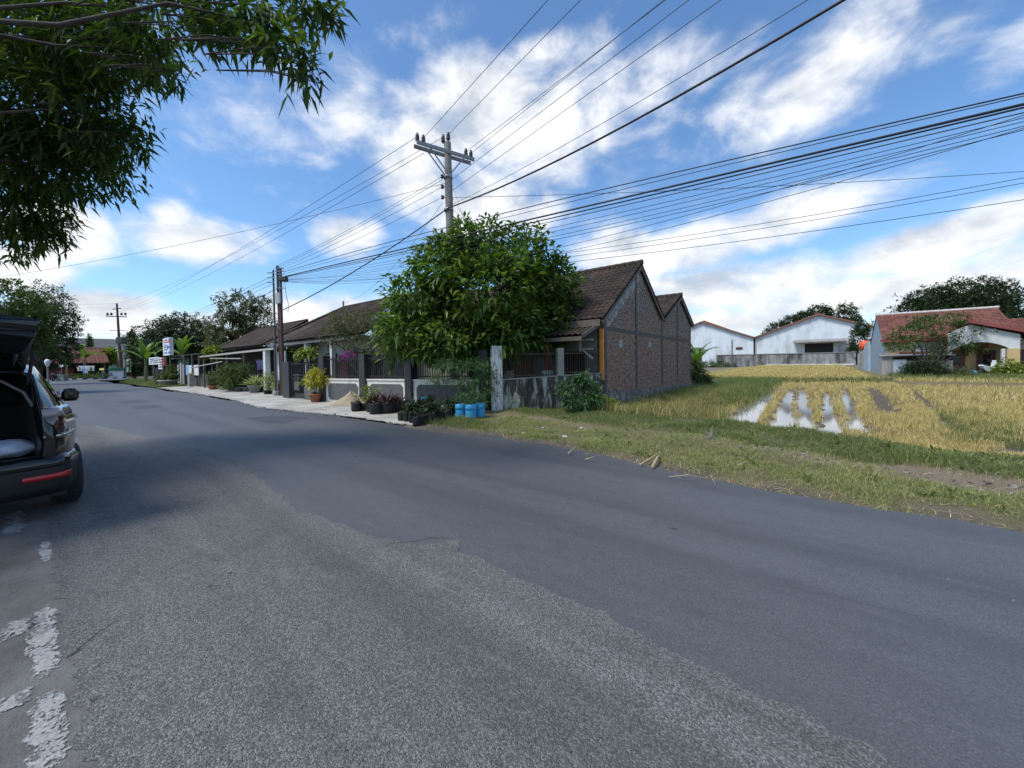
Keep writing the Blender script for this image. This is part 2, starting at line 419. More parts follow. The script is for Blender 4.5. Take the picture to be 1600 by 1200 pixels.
# ---------------------------------------------------------------- road
def asphalt(name, base, hi, lo, rough, agg, bstr, patch, bluish=0):
    k = N(name); o = k.obj()
    big = k.noise(k.map(o, (.35, 1, 1)), .55, 6, .6); med = k.noise(k.map(o, (.45, 1, 1)), 5, 6, .65); fine = k.noise(o, 60, 3, .6)
    vo = k.n('TexVoronoi', {'Vector': o, 'Scale': agg}, feature='F1'); sp = k.n('SeparateColor', {0: vo.outputs['Color']}).outputs[0]
    c = k.mix(k.ramp(big, [(.3, 0), (.7, 1)]), base, patch)
    c = k.mix(k.ramp(sp, [(.55, 0), (1, 1)]), c, hi); c = k.mix(k.ramp(sp, [(0, .75), (.32, 0)]), c, lo)
    c = k.mix(k.ramp(med, [(.52, 0), (.75, .45)]), c, lo)
    trk = k.noise(k.map(o, (.05, 1.25, 1)), 1.0, 3, .5); c = k.mix(k.ramp(trk, [(.42, 0), (.62, .5)]), c, lo)
    streak = k.noise(k.map(o, (.7, 5, 1), rot=(0, 0, R(6))), 1.6, 5, .7)
    c = k.mix(k.ramp(streak, [(.58, 0), (.72, .35)]), c, hi)
    warp = k.n('VectorMath', {0: o, 1: k.n('VectorMath', {0: k.n('TexNoise', {'Vector': o, 'Scale': 1.7, 'Detail': 5}).outputs['Color'], 3: .9}, operation='SCALE').outputs[0]}, operation='ADD').outputs[0]
    ed = k.n('TexVoronoi', {'Vector': warp, 'Scale': .42}, feature='DISTANCE_TO_EDGE').outputs['Distance']
    cm = k.math('MULTIPLY', k.ramp(ed, [(.002, 1), (.009, 0)]), k.ramp(k.noise(o, .8, 2), [(.58, 0), (.68, 1)]))
    c = k.mix(k.math('MULTIPLY', cm, .75), c, (.012,.012,.013))
    wh = k.n('TexVoronoi', {'Vector': o, 'Scale': 7.0}, feature='F1').outputs['Distance']
    c = k.mix(k.math('MULTIPLY', k.ramp(wh, [(.025, 1), (.045, 0)]), k.ramp(k.noise(o, 2.3, 1), [(.55, 0), (.6, 1)])), c, (.55,.54,.5))
    pit = k.n('TexVoronoi', {'Vector': k.map(o, (.6, 1, 1)), 'Scale': 5.0 if bluish else 2.6}, feature='F1').outputs['Distance']
    c = k.mix(k.math('MULTIPLY', k.ramp(k.math('ADD', pit, k.math('MULTIPLY', fine, .09)), [(.10, .85), (.13, 0)]), k.ramp(k.noise(o, 1.1, 2), [(.5, 0), (.56, 1)])), c, (.022,.022,.023))
    h = k.math('ADD', k.math('MULTIPLY', vo.outputs['Distance'], -1.0), k.math('MULTIPLY', fine, .5)); h = k.math('SUBTRACT', h, k.math('MULTIPLY', cm, 2.0))
    return k.out(c, rough, h, bstr, .006, Specular_IOR_Level=.5)
MAT_NEW = asphalt('new_asphalt', (.068,.071,.076), (.125,.128,.134), (.045,.048,.053), .62, 190, .3, (.089,.092,.099))
MAT_OLD = asphalt('old_asphalt', (.126,.124,.121), (.25,.245,.24), (.036,.036,.037), .8, 150, 1.0, (.097,.096,.095), 1)
MAT_PATCH = asphalt('patch_asphalt', (.050,.052,.056), (.08,.08,.085), (.035,.036,.038), .65, 130, .3, (.058,.06,.064))
def sheet(name, outline, z, mat, kind='structure'):
    """a flat sheet filled from an outline in the road frame"""
    import bmesh
    bm = bmesh.new(); vs = [bm.verts.new((u, v, z)) for u, v in outline]
    fc = bm.faces.new(vs); bm.normal_update()
    if fc.normal.z < 0: fc.normal_flip()
    bmesh.ops.triangulate(bm, faces=bm.faces[:])
    me = bpy.data.meshes.new(name); bm.to_mesh(me); bm.free(); me.materials.append(mat)
    o = bpy.data.objects.new(name, me); COL.objects.link(o); o.rotation_euler = (0, 0, ANG)
    return tag(o, kind=kind)
def jag(pts, step=.25, amp=.05, seed=1):
    rr = random.Random(seed); out = []
    for (a, b), (c, d) in zip(pts[:-1], pts[1:]):
        L = math.hypot(c-a, d-b); n = max(1, int(L/step)); 
        for i in range(n):
            q = i/n; out.append((a+(c-a)*q + rr.uniform(-amp, amp)*.4, b+(d-b)*q + rr.uniform(-amp, amp)))
    out.append(pts[-1]); return out
redge = [(25, 3.2), (8, 4.6), (3, 5.05), (1.4, 5.2), (-.4, 5.22), (-3.25, 5.84), (-6.9, 6.2), (-11, 6.35), (-20.7, 6.4), (-39, 6.35), (-60, 6.6), (-72, 8.2), (-78, 11), (-80, 16), (-80, 60)]
ledge = [(25, .22), (0, .22), (-16, .22), (-18, .05), (-40, .02), (-70, -.5), (-80, -6), (-80, -60)]
sheet('road', jag(redge, .3, .05, 2) + [(-90, 60), (-90, -60)] + jag(ledge[::-1], .4, .04, 3), 0.0, MAT_NEW)
seam = [(25, 1.95), (2, 1.98), (.27, 1.96), (-.76, 2.08), (-2.25, 2.12), (-2.36, 2.27), (-2.56, 2.04), (-3.0, 1.88), (-4.17, 1.72), (-5.19, 1.85), (-7.3, 2.05), (-11, 1.7), (-15, 1.2), (-17, .4)]
sheet('worn_road', jag(seam, .10, .035, 5) + jag([(-17, .12), (-8, .1), (0, .1), (25, .1)], .05, .035, 6), .004, MAT_OLD)
for nm, px in (('road_patch', [(385,654),(430,649),(485,652),(440,662),(415,661)]), ('road_patch', [(178,628),(226,624),(240,628),(190,631)]), ('road_patch', [(205,636),(245,632),(255,636),(212,640)])):
    p = [guv(*q) for q in px]; sheet(nm, jag(p+[p[0]], .12, .02, 9)[:-1], .003, MAT_PATCH)
k = N('worn_paint'); o = k.obj()
n1 = k.noise(k.map(o, (1, 1.8, 1)), 9, 9, .72, .5); n2 = k.noise(o, 70, 4, .6)
att = k.n('VertexColor', layer_name='wear').outputs[0]
f = k.math('ADD', k.math('ADD', n1, k.math('MULTIPLY', k.math('SUBTRACT', n2, .5), .35)), k.math('MULTIPLY', k.math('SUBTRACT', k.n('SeparateColor', {0: att}).outputs[0], .5), .42))
msk = k.ramp(f, [(.59, 0), (.65, .9)])
p = k.n('BsdfPrincipled', {'Base Color': k.ramp(n2, [(.3, (.20,.20,.20)), (.7, (.42,.43,.42))]), 'Roughness': .8})
mx = k.n('MixShader', {0: msk, 1: k.n('BsdfTransparent').outputs[0], 2: p.outputs[0]}); oo = k.n('OutputMaterial'); k.t.links.new(mx.outputs[0], oo.inputs[0])
MAT_PAINT = k.m
def paint(u0, u1, v0, v1, nu_=40, nv_=10):
    """worn paint: solid in the middle, worn away towards its edges"""
    V = []; wv = []
    for i in range(nu_+1):
        for j in range(nv_+1):
            a, b_ = i/nu_, j/nv_; V.append((u0+(u1-u0)*a, v0+(v1-v0)*b_, .0075)); wv.append(min(1, 4*min(a, 1-a, .25))*math.sin(math.pi*b_)**.7)
    F_ = [(i*(nv_+1)+j, (i+1)*(nv_+1)+j, (i+1)*(nv_+1)+j+1, i*(nv_+1)+j+1) for i in range(nu_) for j in range(nv_)]
    o_ = MB().add(V, F_).build('road_marking', MAT_PAINT, None, (0,0,0), 'uv'); at_ = o_.data.color_attributes.new('wear', 'FLOAT_COLOR', 'POINT')
    at_.data.foreach_set('color', np.array([(x, x, x, 1) for x in wv], np.float32).ravel()); tag(o_, kind='structure')
for u0, u1, v0, v1 in ((-4.0, -2.75, -.07, .11), (-2.95, -2.1, -.07, .10), (-5.4, -4.6, .0, .12), (-2.05, -1.0, -.05, .10), (-9.5, -7.2, -.08, .10)): paint(u0, u1, v0, v1)
for pa, pb in (((-12, 1012), (52, 962)), ((-25, 1125), (45, 1080)), ((-10, 850), (40, 790))):
    (ua, va), (ub, vb) = guv(*pa), guv(*pb); paint(min(ua, ub)-.06, max(ua, ub)+.06, min(va, vb)-.02, max(va, vb)+.05, 20, 14)
k = N('worn_shoulder'); o = k.obj(); n1 = k.noise(o, 1.6, 8, .65); n2 = k.noise(o, 22, 6, .7)
c = k.ramp(n1, [(.35, (.085,.080,.072)), (.5, (.125,.122,.118)), (.65, (.165,.160,.150))]); c = k.mix(k.ramp(n2, [(.5, 0), (.75, .6)]), c, (.06,.056,.048)); c = k.mix(k.ramp(k.noise(o, 2.7, 6, .7), [(.6, 0), (.68, .5)]), c, (.10,.105,.06))
sheet('road_shoulder', [(25, -1.5), (25, .2)] + jag([(25, .2), (-17, .2)], .5, .01, 4) + jag([(-17, -1.2), (25, -1.5)], .2, .08, 5), .0015, k.out(c, .9, k.math('ADD', n2, k.noise(o, 90, 3)), .8, .008))
# concrete apron in front of the fence
k = N('apron_concrete'); o = k.obj(); n1 = k.noise(k.map(o, (.7, 1, 1)), 1.1, 8, .65); n2 = k.noise(o, 14, 5)
c = k.ramp(n1, [(.32, (.24,.22,.19)), (.5, (.36,.34,.30)), (.68, (.50,.48,.44))]); c = k.mix(k.ramp(n2, [(.5, 0), (.8, .4)]), c, (.2,.19,.17))
MAT_APRON = k.out(c, .85, n2, .4, .01)
ap = [(-8.3, 9.2), (-8.1, 7.6), (-7.7, 6.4), (-7.9, 5.85), (-9.3, 5.9), (-11, 5.9), (-13.5, 5.6), (-16.5, 5.38), (-19.5, 5.75), (-23, 6.05), (-29, 6.2), (-36, 6.3), (-40.3, 6.5), (-41, 7.5), (-41, 9.6)]
mb = MB(); jp = jag(ap, .22, .07, 12) ; poly = [(u, v, -.02) for u, v in jp]
mb.extr(poly, (0, 0, .040)); ao = tag(mb.build('pavement', MAT_APRON, None, (0,0,0), 'uv'), kind='structure')
mb = MB(); rp = random.Random(8)     # crumbled edge of the apron
MAT_RUB = plain('rubble', (.30,.28,.25), (.16,.15,.13), .9, 9, .5)
for i in range(260):
    u = rp.uniform(-40, -8); v = float(np.interp(-u, [8, 9.3, 11, 13.5, 16.5, 19.5, 23, 29, 36, 40.3], [5.8, 5.85, 5.85, 5.55, 5.3, 5.7, 6.0, 6.15, 6.25, 6.45])) + rp.gauss(-.05, .1)
    s = rp.uniform(.015, .06)
    mb.add([(u+rp.uniform(-s, s), v+rp.uniform(-s, s), rp.uniform(0, s*.9)+.002) for _ in range(6)], [(0,1,2),(0,2,3),(0,3,4),(0,4,1),(5,1,2),(5,2,3),(5,3,4),(5,4,1)])
for i in range(520):          # clods and stones on the bare strip and the asphalt edge
    if i < 300: u = rp.uniform(-3.5, 7); v = float(np.interp(u, [-8, -4.47, -1.06, 1.8, 8], [8.6, 8.1, 7.45, 6.85, 6.2])) + rp.gauss(0, .22)
    else: u = rp.uniform(-8, 8); v = float(np.interp(-u, [-25,-8,-3,-1.4,.4,3.25,6.9,8.5], [3.2,4.6,5.05,5.2,5.22,5.84,6.2,6.3])) + rp.gauss(.1, .12)
    s = rp.uniform(.008, .045)*(1.0 if i < 300 else .55); z_ = float(height(u, v))
    mb.add([(u+rp.uniform(-s, s), v+rp.uniform(-s, s), z_+rp.uniform(-.2, .8)*s) for _ in range(6)], [(0,1,2),(0,2,3),(0,3,4),(0,4,1),(5,1,2),(5,2,3),(5,3,4),(5,4,1)])
tag(mb.build('rubble', MAT_RUB, None, (0,0,0), 'uv'), kind='stuff')
# far kerb, black and white, across the junction
kb = N('kerb_stripes'); o = kb.obj(); sp = kb.n('SeparateXYZ', {0: o}).outputs[1]
st = kb.math('GREATER_THAN', kb.math('FRACT', kb.math('MULTIPLY', sp, 1/1.1)), .45)
MAT_KERB = kb.out(kb.mix(st, (.03,.03,.03), (.75,.75,.72)), .7)
mb = MB(); mb.box(-90.6, -90.02, -40, 10.5, -.02, .16); tag(mb.build('kerb', MAT_KERB, None, (0,0,0), 'uv'), kind='structure')

# ---------------------------------------------------------------- water in the paddy
kw = N('paddy_water'); o = kw.obj(); n1 = kw.noise(o, 9, 3)
MAT_WATER = kw.out((.20,.20,.20), .04, n1, .03, .01, IOR=1.7, Specular_IOR_Level=.8)
water = sheet('water', [(-2.9, 10.2), (1.6, 10.2), (2.0, 31), (-2.9, 31)], -.330, MAT_WATER)

# ---------------------------------------------------------------- grass and stubble
G_DRY = leafmat('dry_grass', (.12,.16,.045), (.26,.28,.10), (.50,.46,.23), .6, .25, 1.3)
G_LUSH = leafmat('green_grass', (.062,.100,.025), (.135,.175,.055), (.29,.29,.12), .6, .25, 1.4)
G_STRAW = leafmat('rice_straw', (.18,.145,.05), (.54,.42,.165), (.85,.71,.40), .65, .25, 2.6)
G_TALL = leafmat('seeding_grass', (.07,.10,.02), (.27,.25,.09), (.58,.48,.25), .6, .25, 1.6)
rs = np.random.RandomState(5)
def scatter(n, u0, u1, v0, v1, dens):
    u = rs.uniform(u0, u1, n); v = rs.uniform(v0, v1, n); k_ = rs.random(n) < dens(u, v)
    return u[k_], v[k_]
def grass_obj(name, mat, u, v, h, w, lean, dirb=None):
    P = np.stack([u, v, height(u, v)-.005], 1); V, Fs = blades(P, h, w, rs, lean, dirb)
    return tag(npmesh(name, V, Fs, mat, at=(0,0,0), frame='uv'), kind='stuff')
def edge_v(u): return np.interp(-u, [-25,-8,-3,-1.4,.4,3.25,6.9,8.5], [3.2,4.6,5.05,5.2,5.22,5.84,6.2,6.3])
def d_dry(u, v):
    f, di, lu, we = zones(u, v); e = v-edge_v(u)
    return sst(.08, .5, e + .35*(hsh(u, v, 2)-.5))*(1-di*.92)*(1-.8*lu)*(1-f)*sst(-8.6, -7.4, u)*(.45+.55*sst(.25, .55, hsh(u, v, 1.6)))
u, v = scatter(330000, -8.6, 9, 5, 10.2, d_dry); k_ = rs.random(len(u)) < np.clip(1.15-((v-5)/8), .35, 1)
u, v = u[k_], v[k_]
grass_obj('verge_grass', G_DRY, u, v, rs.uniform(.03, .085, len(u))*(.45+1.1*hsh(u, v, 1.9)*hsh(u, v, .8)+.25), np.full(len(u), .003), 1.0)
def d_lush(u, v):
    f, di, lu, we = zones(u, v); return lu*(1-sst(.15, .9, f))*sst(-8.4, -7.6, u)*(1-.6*di)
u, v = scatter(150000, -8.4, 12, 6.2, 12, d_lush)
grass_obj('lush_grass', G_LUSH, u, v, rs.uniform(.05, .15, len(u))*(.4+.9*hsh(u, v, 1.3))*(1-.55*sst(-1.4, -.2, v-fedge(u))), np.full(len(u), .0042), .8)
u, v = scatter(16000, -9.5, -4, 5.9, 8.4, lambda u, v: (1-sst(.5, 1.25, np.sqrt(((u+7.1)/1.4)**2 + ((v-6.6)/.55)**2))) + .6*(1-sst(.4, 1.0, np.sqrt(((u+5.9)/1.2)**2+((v-8.9)/.6)**2))))
grass_obj('lush_grass', G_LUSH, u, v, rs.uniform(.06, .24, len(u)), np.full(len(u), .004), .7)
u = rs.uniform(-7, 9, 2600); v = edge_v(u) + rs.normal(.12, .16, 2600)
grass_obj('straw_litter', G_STRAW, u, v, rs.uniform(.02, .05, len(u)), np.full(len(u), .003), 5.0)
u = rs.uniform(-7.5, 6, 1500); v = rs.uniform(5.4, 9.6, 1500)
grass_obj('straw_litter', G_STRAW, u, v, rs.uniform(.03, .08, len(u)), np.full(len(u), .0035), 2.5)
nW = 420; u = rs.uniform(-8, 8, nW*3); v = rs.uniform(5.6, 11, nW*3); kk = (d_dry(u, v) + d_lush(u, v) > .5) & (hsh(u, v, 2.7) > .5); u, v = u[kk][:nW], v[kk][:nW]
B_ = np.repeat(np.stack([u, v, height(u, v)], 1), 9, 0); a_ = rs.uniform(0, 6.28, len(B_)); e_ = rs.uniform(.2, 1.3, len(B_))
V_, F_ = leaves_mesh(B_, np.stack([np.cos(a_)*np.cos(e_), np.sin(a_)*np.cos(e_), np.sin(e_)], 1), rs.uniform(.05, .17, len(B_)), rs.uniform(.014, .035, len(B_)), .25, rs)
tag(npmesh('verge_weeds', V_, [F_], G_LUSH, at=(0,0,0), frame='uv'), kind='stuff')
# tall seeding grass along the foot of the brick wall
def d_tall(u, v): return (1-sst(-3.2, -2.1, u + .25*np.sin(v*1.3)))*sst(-5.7, -5.2, u)*sst(9.9, 11, v)*(1-sst(22, 27, v))
u, v = scatter(52000, -5.7, -1.8, 9.8, 27, d_tall)
grass_obj('seeding_grass', G_TALL, u, v, rs.uniform(.2, .62, len(u))*(.5+.6*hsh(u, v, 1.5)), np.full(len(u), .0085), .7)
u, v = scatter(40000, -5.7, -1.2, 15, 36, lambda u, v: (1-sst(-3.2, -2.3, u-.02*v))*sst(15, 19, v))
grass_obj('lush_grass', G_LUSH, u, v, rs.uniform(.25, .6, len(u)), np.full(len(u), .011), .5)
# cut rice: tufts in rows
def tufts(n, u0, u1, v0, v1, dens, per, h0, h1, wd, name, lean=.35, mat=None):
    u, v = scatter(n, u0, u1, v0, v1, dens)
    u = np.repeat(u, per) + rs.normal(size=len(u)*per)*.045; v = np.repeat(v, per) + rs.normal(size=len(v)*per)*.045
    return grass_obj(name, mat or G_STRAW, u, v, rs.uniform(h0, h1, len(u))*np.interp(v, [10, 15], [.45, 1]), np.full(len(u), wd), lean)
def d_rice(u, v):
    f, di, lu, we = zones(u, v)
    return sst(.80, .98, f)*(1-np.clip(we*1.35-.05, 0, 1))*(1-sst(35.6, 36, v - .25*(u+.9)*(u > -.9)))*(.35+.65*sst(-2.8, -1.9, u))*(.35+.65*(np.sin(u*2*np.pi/.26) > -.3))
tufts(7600, -3.2, 5, 9.5, 20, d_rice, 15, .05, .25, .0050, 'rice_stubble')
tufts(5600, 4, 14, 9, 22, d_rice, 14, .08, .30, .0060, 'rice_stubble')
tufts(7600, -3.2, 17, 20, 38, d_rice, 10, .08, .28, .0105, 'rice_stubble')
tufts(1300, 1.2, 5, 9.6, 12.2, lambda u, v: d_rice(u, v)*.9, 16, .08, .22, .005, 'straw_litter', 1.8)
def d_up(u, v): return sst(36.1, 36.5, v-.25*(u+.9)*(u > -.9))*(1-sst(92, 94, v))*(1-sst(3.5, 4.2, u)*(1-sst(70, 72, v)*0))*(.25+.75*(np.sin(u*2*np.pi/2.2+.4*np.sin(v*.2)) > -.55))*sst(-12, -9, u)
tufts(7000, -10, 4.2, 36, 60, d_up, 7, .12, .28, .016, 'rice_stubble')
tufts(6000, -14, 4.2, 60, 93, d_up, 5, .12, .28, .03, 'rice_stubble')
u, v = scatter(9000, -9, 5, 35.6, 37.8, lambda u, v: (np.abs(v-36.25-.25*(u+.9)*(u > -.9)) < .35)*1.0)
grass_obj('lush_grass', G_LUSH, u, v, rs.uniform(.12, .4, len(u)), np.full(len(u), .014), .5)
# green spots left standing in the near paddy, lawn by the shops
u, v = scatter(20000, 1.8, 4.6, 12, 19, lambda u, v: (1-sst(.3, 1.0, np.abs(u-2.75-.13*(v-13)-.35)))*.55*infield(u, v))
grass_obj('green_regrowth', G_LUSH, u, v, rs.uniform(.08, .24, len(u)), np.full(len(u), .005), .6)
u, v = scatter(50000, -80, -41.2, 6.0, 10.5, lambda u, v: sst(6.3, 6.9, v - sst(-60,-75,u)*2.4)*(1-.9*(sst(-53,-52,u)*(1-sst(-46.5,-45.5,u)))))
grass_obj('lawn_grass', G_LUSH, u, v, rs.uniform(.05, .2, len(u)), np.full(len(u), .02), .6)
u, v = scatter(60000, 4.5, 40, 33, 46, lambda u, v: sst(34.5, 38, v + .08*(u-4))*.7)
grass_obj('yard_weeds', G_LUSH, u, v, rs.uniform(.1, .45, len(u)), np.full(len(u), .014), .6)
# ---------------------------------------------------------------- building materials
def uvl(name, label, cat, u, v, z=0, rz=0, group=None):
    """a thing with its own local axes: x to the right along it, y away from the road"""
    o = bpy.data.objects.new(name, None); COL.objects.link(o)
    o.location = W(u, v, z); o.rotation_euler = (0, 0, ANG + rz); OFF[o] = (0, 0, 0)
    return tag(o, label, cat, group)
def tilemat(name, a, b_, moss, st=.5):
    k = N(name); o = k.obj()
    r = k.n('TexVoronoi', {'Vector': k.map(o, (4.5, 3.2, 3.2)), 'Scale': 1.0}, feature='F1')
    rv = k.n('SeparateColor', {0: r.outputs['Color']}).outputs[0]
    c = k.ramp(rv, [(0, a), (1, b_)])
    n1 = k.noise(o, 1.2, 8, .7); c = k.mix(k.ramp(n1, [(st, 0), (st+.2, .85)]), c, moss)
    n2 = k.noise(o, 16, 4, .7); c = k.mix(k.ramp(n2, [(.66, 0), (.76, .7)]), c, (.32,.30,.26))
    return k.out(c, .85, n2, .5, .01, Specular_IOR_Level=.25)
M_TILE = tilemat('old_roof_tile', (.050,.036,.029), (.080,.054,.042), (.024,.020,.017), .40)
M_TILE_RED = tilemat('red_roof_tile', (.15,.058,.044), (.23,.095,.07), (.10,.045,.038), .45)
M_TILE_FAR = tilemat('faded_roof_tile', (.14,.06,.048), (.21,.09,.07), (.09,.04,.035), .5)
M_SLATE = plain('grey_roof', (.10,.10,.11), (.06,.06,.07), .8, 4)
M_CHAR = plain('charcoal_tile_facing', (.024,.0245,.025), (.036,.0365,.037), .55, 8, .2)
M_GREYPAN = plain('grey_stone_facing', (.075,.076,.078), (.105,.105,.106), .8, 7, .3, stain=(.17,.17,.17), st_lo=.55, st_hi=.75, st_scale=3)
M_CREAM = plain('cream_paint', (.72,.70,.63), (.60,.58,.52), .75, 5, .1, stain=(.30,.28,.24), st_lo=.60, st_hi=.80, st_scale=2, stretch=(1,1,.35))
M_WHITEWALL = plain('white_wall_paint', (.62,.63,.62), (.52,.53,.52), .8, 3, .1, stain=(.34,.34,.33), st_lo=.62, st_hi=.85, st_scale=1.2, stretch=(1,1,.3))
M_BLACKIRON = plain('black_iron', (.010,.010,.011), (.016,.015,.014), .75, 20, .1)
M_RUSTIRON = plain('rusty_iron', (.030,.022,.018), (.075,.042,.025), .75, 18, .2)
M_TIMBER = plain('weathered_timber', (.16,.14,.115), (.09,.08,.068), .85, 9, .3)
M_GREYWOOD = plain('pale_timber', (.42,.40,.36), (.30,.28,.25), .8, 9, .3)
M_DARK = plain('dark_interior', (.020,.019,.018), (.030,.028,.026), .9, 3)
M_CONC = plain('weathered_concrete', (.30,.29,.27), (.20,.195,.185), .88, 5, .4, stain=(.09,.088,.08), st_lo=.52, st_hi=.72, st_scale=2.5, stretch=(1,1,.4))
M_ORANGE = plain('orange_paint', (.62,.24,.035), (.50,.19,.03), .6, 6, .1)
M_BROWNWOOD = plain('varnished_wood', (.20,.075,.03), (.13,.05,.022), .45, 7, .15)
M_MAROON = plain('maroon_wood', (.10,.028,.02), (.07,.02,.016), .5, 6, .15)
M_GLASS = plain('dark_glass', (.02,.024,.028), (.02,.024,.028), .08, 3, 0)
k = N('peeling_plaster'); o = k.obj()       # black mould under pale flaking render
n1 = k.noise(k.map(o, (2.2, 2.2, .55)), 2.4, 9, .7, .6); n2 = k.noise(o, 30, 5, .7)
c = k.ramp(n1, [(.40, (.030,.029,.027)), (.50, (.075,.068,.058)), (.56, (.30,.32,.25)), (.66, (.50,.52,.43))])
c = k.mix(k.ramp(n2, [(.5, 0), (.75, .7)]), c, (.035,.032,.03))
M_PEEL = k.out(c, .92, k.math('ADD', n1, k.math('MULTIPLY', n2, .5)), .8, .03)
k = N('peeling_white_paint'); o = k.obj()
n1 = k.noise(k.map(o, (3, 3, .5)), 5, 9, .72, .4)
c = k.ramp(n1, [(.36, (.10,.10,.10)), (.46, (.42,.44,.46)), (.56, (.66,.69,.72))])
M_PEELWHITE = k.out(c, .85, n1, .5, .01)
k = N('old_brick')                            # gable wall: thin weathered courses in the plane of the gable
o = k.obj(); s_ = k.n('SeparateXYZ', {0: o}); bv = k.n('CombineXYZ', {0: s_.outputs[1], 1: s_.outputs[2], 2: 0.0}).outputs[0]
wv = k.n('VectorMath', {0: bv, 1: k.n('VectorMath', {0: k.n('TexNoise', {'Vector': bv, 'Scale': 6, 'Detail': 3}).outputs['Color'], 3: .022}, operation='SCALE').outputs[0]}, operation='ADD').outputs[0]
br = k.n('TexBrick', {'Vector': wv, 'Color1': (.43,.235,.155,1), 'Color2': (.27,.165,.12,1), 'Mortar': (.25,.22,.19,1), 'Scale': 1.0, 'Mortar Size': .011, 'Mortar Smooth': .3, 'Bias': -.1, 'Brick Width': .24, 'Row Height': .068})
n1 = k.noise(bv, 1.1, 9, .7); n2 = k.noise(bv, 7, 7, .75); n3 = k.noise(k.map(bv, (1, 1.8, 1)), 10.5, 5, .78)
c = k.mix(k.ramp(n2, [(.40, .9), (.53, 0)]), br.outputs[0], (.075,.062,.055))
zz = k.n('MapRange', {0: s_.outputs[2], 1: 1.2, 2: 4.6, 3: -.12, 4: .20}).outputs[0]
c = k.mix(k.ramp(k.math('ADD', n1, zz), [(.47, 0), (.66, .75)]), c, (.10,.092,.082))
c = k.mix(k.ramp(k.math('ADD', k.math('ADD', n3, k.math('MULTIPLY', n1, .25)), k.math('MULTIPLY', zz, .22)), [(.69, 0), (.73, .85)]), c, (.70,.66,.60))
M_BRICK = k.out(c, .95, k.math('SUBTRACT', k.math('ADD', n2, n3), k.math('MULTIPLY', br.outputs['Fac'], 1.2)), .9, .03, Specular_IOR_Level=.2)
k = N('field_stone'); o = k.obj()
vo = k.n('TexVoronoi', {'Vector': o, 'Scale': 4.5}, feature='DISTANCE_TO_EDGE').outputs['Distance']; vc = k.n('TexVoronoi', {'Vector': o, 'Scale': 4.5}, feature='F1').outputs['Color']
c = k.mix(k.ramp(vo, [(.02, 1), (.08, 0)]), k.ramp(k.n('SeparateColor', {0: vc}).outputs[0], [(0, (.09,.085,.08)), (1, (.30,.28,.25))]), (.06,.06,.055))
n1 = k.noise(o, 9, 6, .7); c = k.mix(k.ramp(n1, [(.6, 0), (.75, .6)]), c, (.28,.28,.25))
M_STONE = k.out(c, .95, k.math('ADD', vo, k.math('MULTIPLY', n1, .3)), 1, .05)
k = N('roofing_sheet'); M_SHEET = plain('weathered_sheet', (.30,.29,.28), (.20,.19,.18), .7, 4, .2, stain=(.10,.08,.07), st_lo=.5, st_hi=.7)

def tile_roof(mb, p0, along, down, tile=.22, row=.26, wave=.05, step=.018, mi=0, nseg=4):
    """pan tiles: p0 the ridge corner, 'along' the ridge, 'down' the slope; the sheet waves and steps like tiles"""
    p0 = Vector(p0); al = Vector(along); dw = Vector(down); La = al.length; Ld = dw.length
    nor = al.cross(dw).normalized()
    if nor.z < 0: nor = -nor
    na = max(2, int(La/tile*nseg)); nr = max(2, int(Ld/row)); vs = []; fs = []
    prof = [wave*(abs(math.sin(math.pi*i/nseg))**.8) for i in range(nseg)]
    cols = na+1
    for j in range(nr):
        for e in (0, 1):
            q = (j + e*.999)/nr
            for i in range(cols):
                a = i/na; h = prof[i % nseg] + (0 if e == 0 else step) + rnd.uniform(-.004, .004)
                vs.append(p0 + al*a + dw*q + nor*h)
    for j in range(2*nr-1):
        for i in range(na): fs.append((j*cols+i, j*cols+i+1, (j+1)*cols+i+1, (j+1)*cols+i))
    mb.add(vs, fs, mi, False)
    # underside board
    t = nor*-.05; c = [p0+t, p0+al+t, p0+al+dw+t, p0+dw+t]; c2 = [p + nor*-.03 for p in c]
    mb.add(c+c2, [(0,1,2,3), (7,6,5,4), (0,4,5,1), (1,5,6,2), (2,6,7,3), (3,7,4,0)], mi)
    return mb
def ridge(mb, a, b, r=.11, seg=.34, mi=0):
    a = Vector(a); b = Vector(b); n = max(2, int((b-a).length/seg))
    for i in range(n):
        mb.tube([a.lerp(b, i/n), a.lerp(b, (i+1.08)/n)], [r*.92, r*1.08], 8, mi)
    return mb
def each(name, mat, par, boxes, bev=0):
    for b_ in boxes: MB().box(*b_).build(name, mat, par, bev=bev)
def palings(mb, x0, x1, y, z0, z1, gap=.11, w=.02, rails=(.08, .9), mi=0, spear=True):
    n = int((x1-x0)/gap)
    for i in range(1, n):
        x = x0 + (x1-x0)*i/n; mb.box(x-w/2, x+w/2, y-w/2, y+w/2, z0, z1 + (.0 if i % 2 else .03), mi)
    for q in rails: mb.box(x0, x1, y-.019, y+.019, z0+(z1-z0)*q-.02, z0+(z1-z0)*q+.02, mi)
    return mb

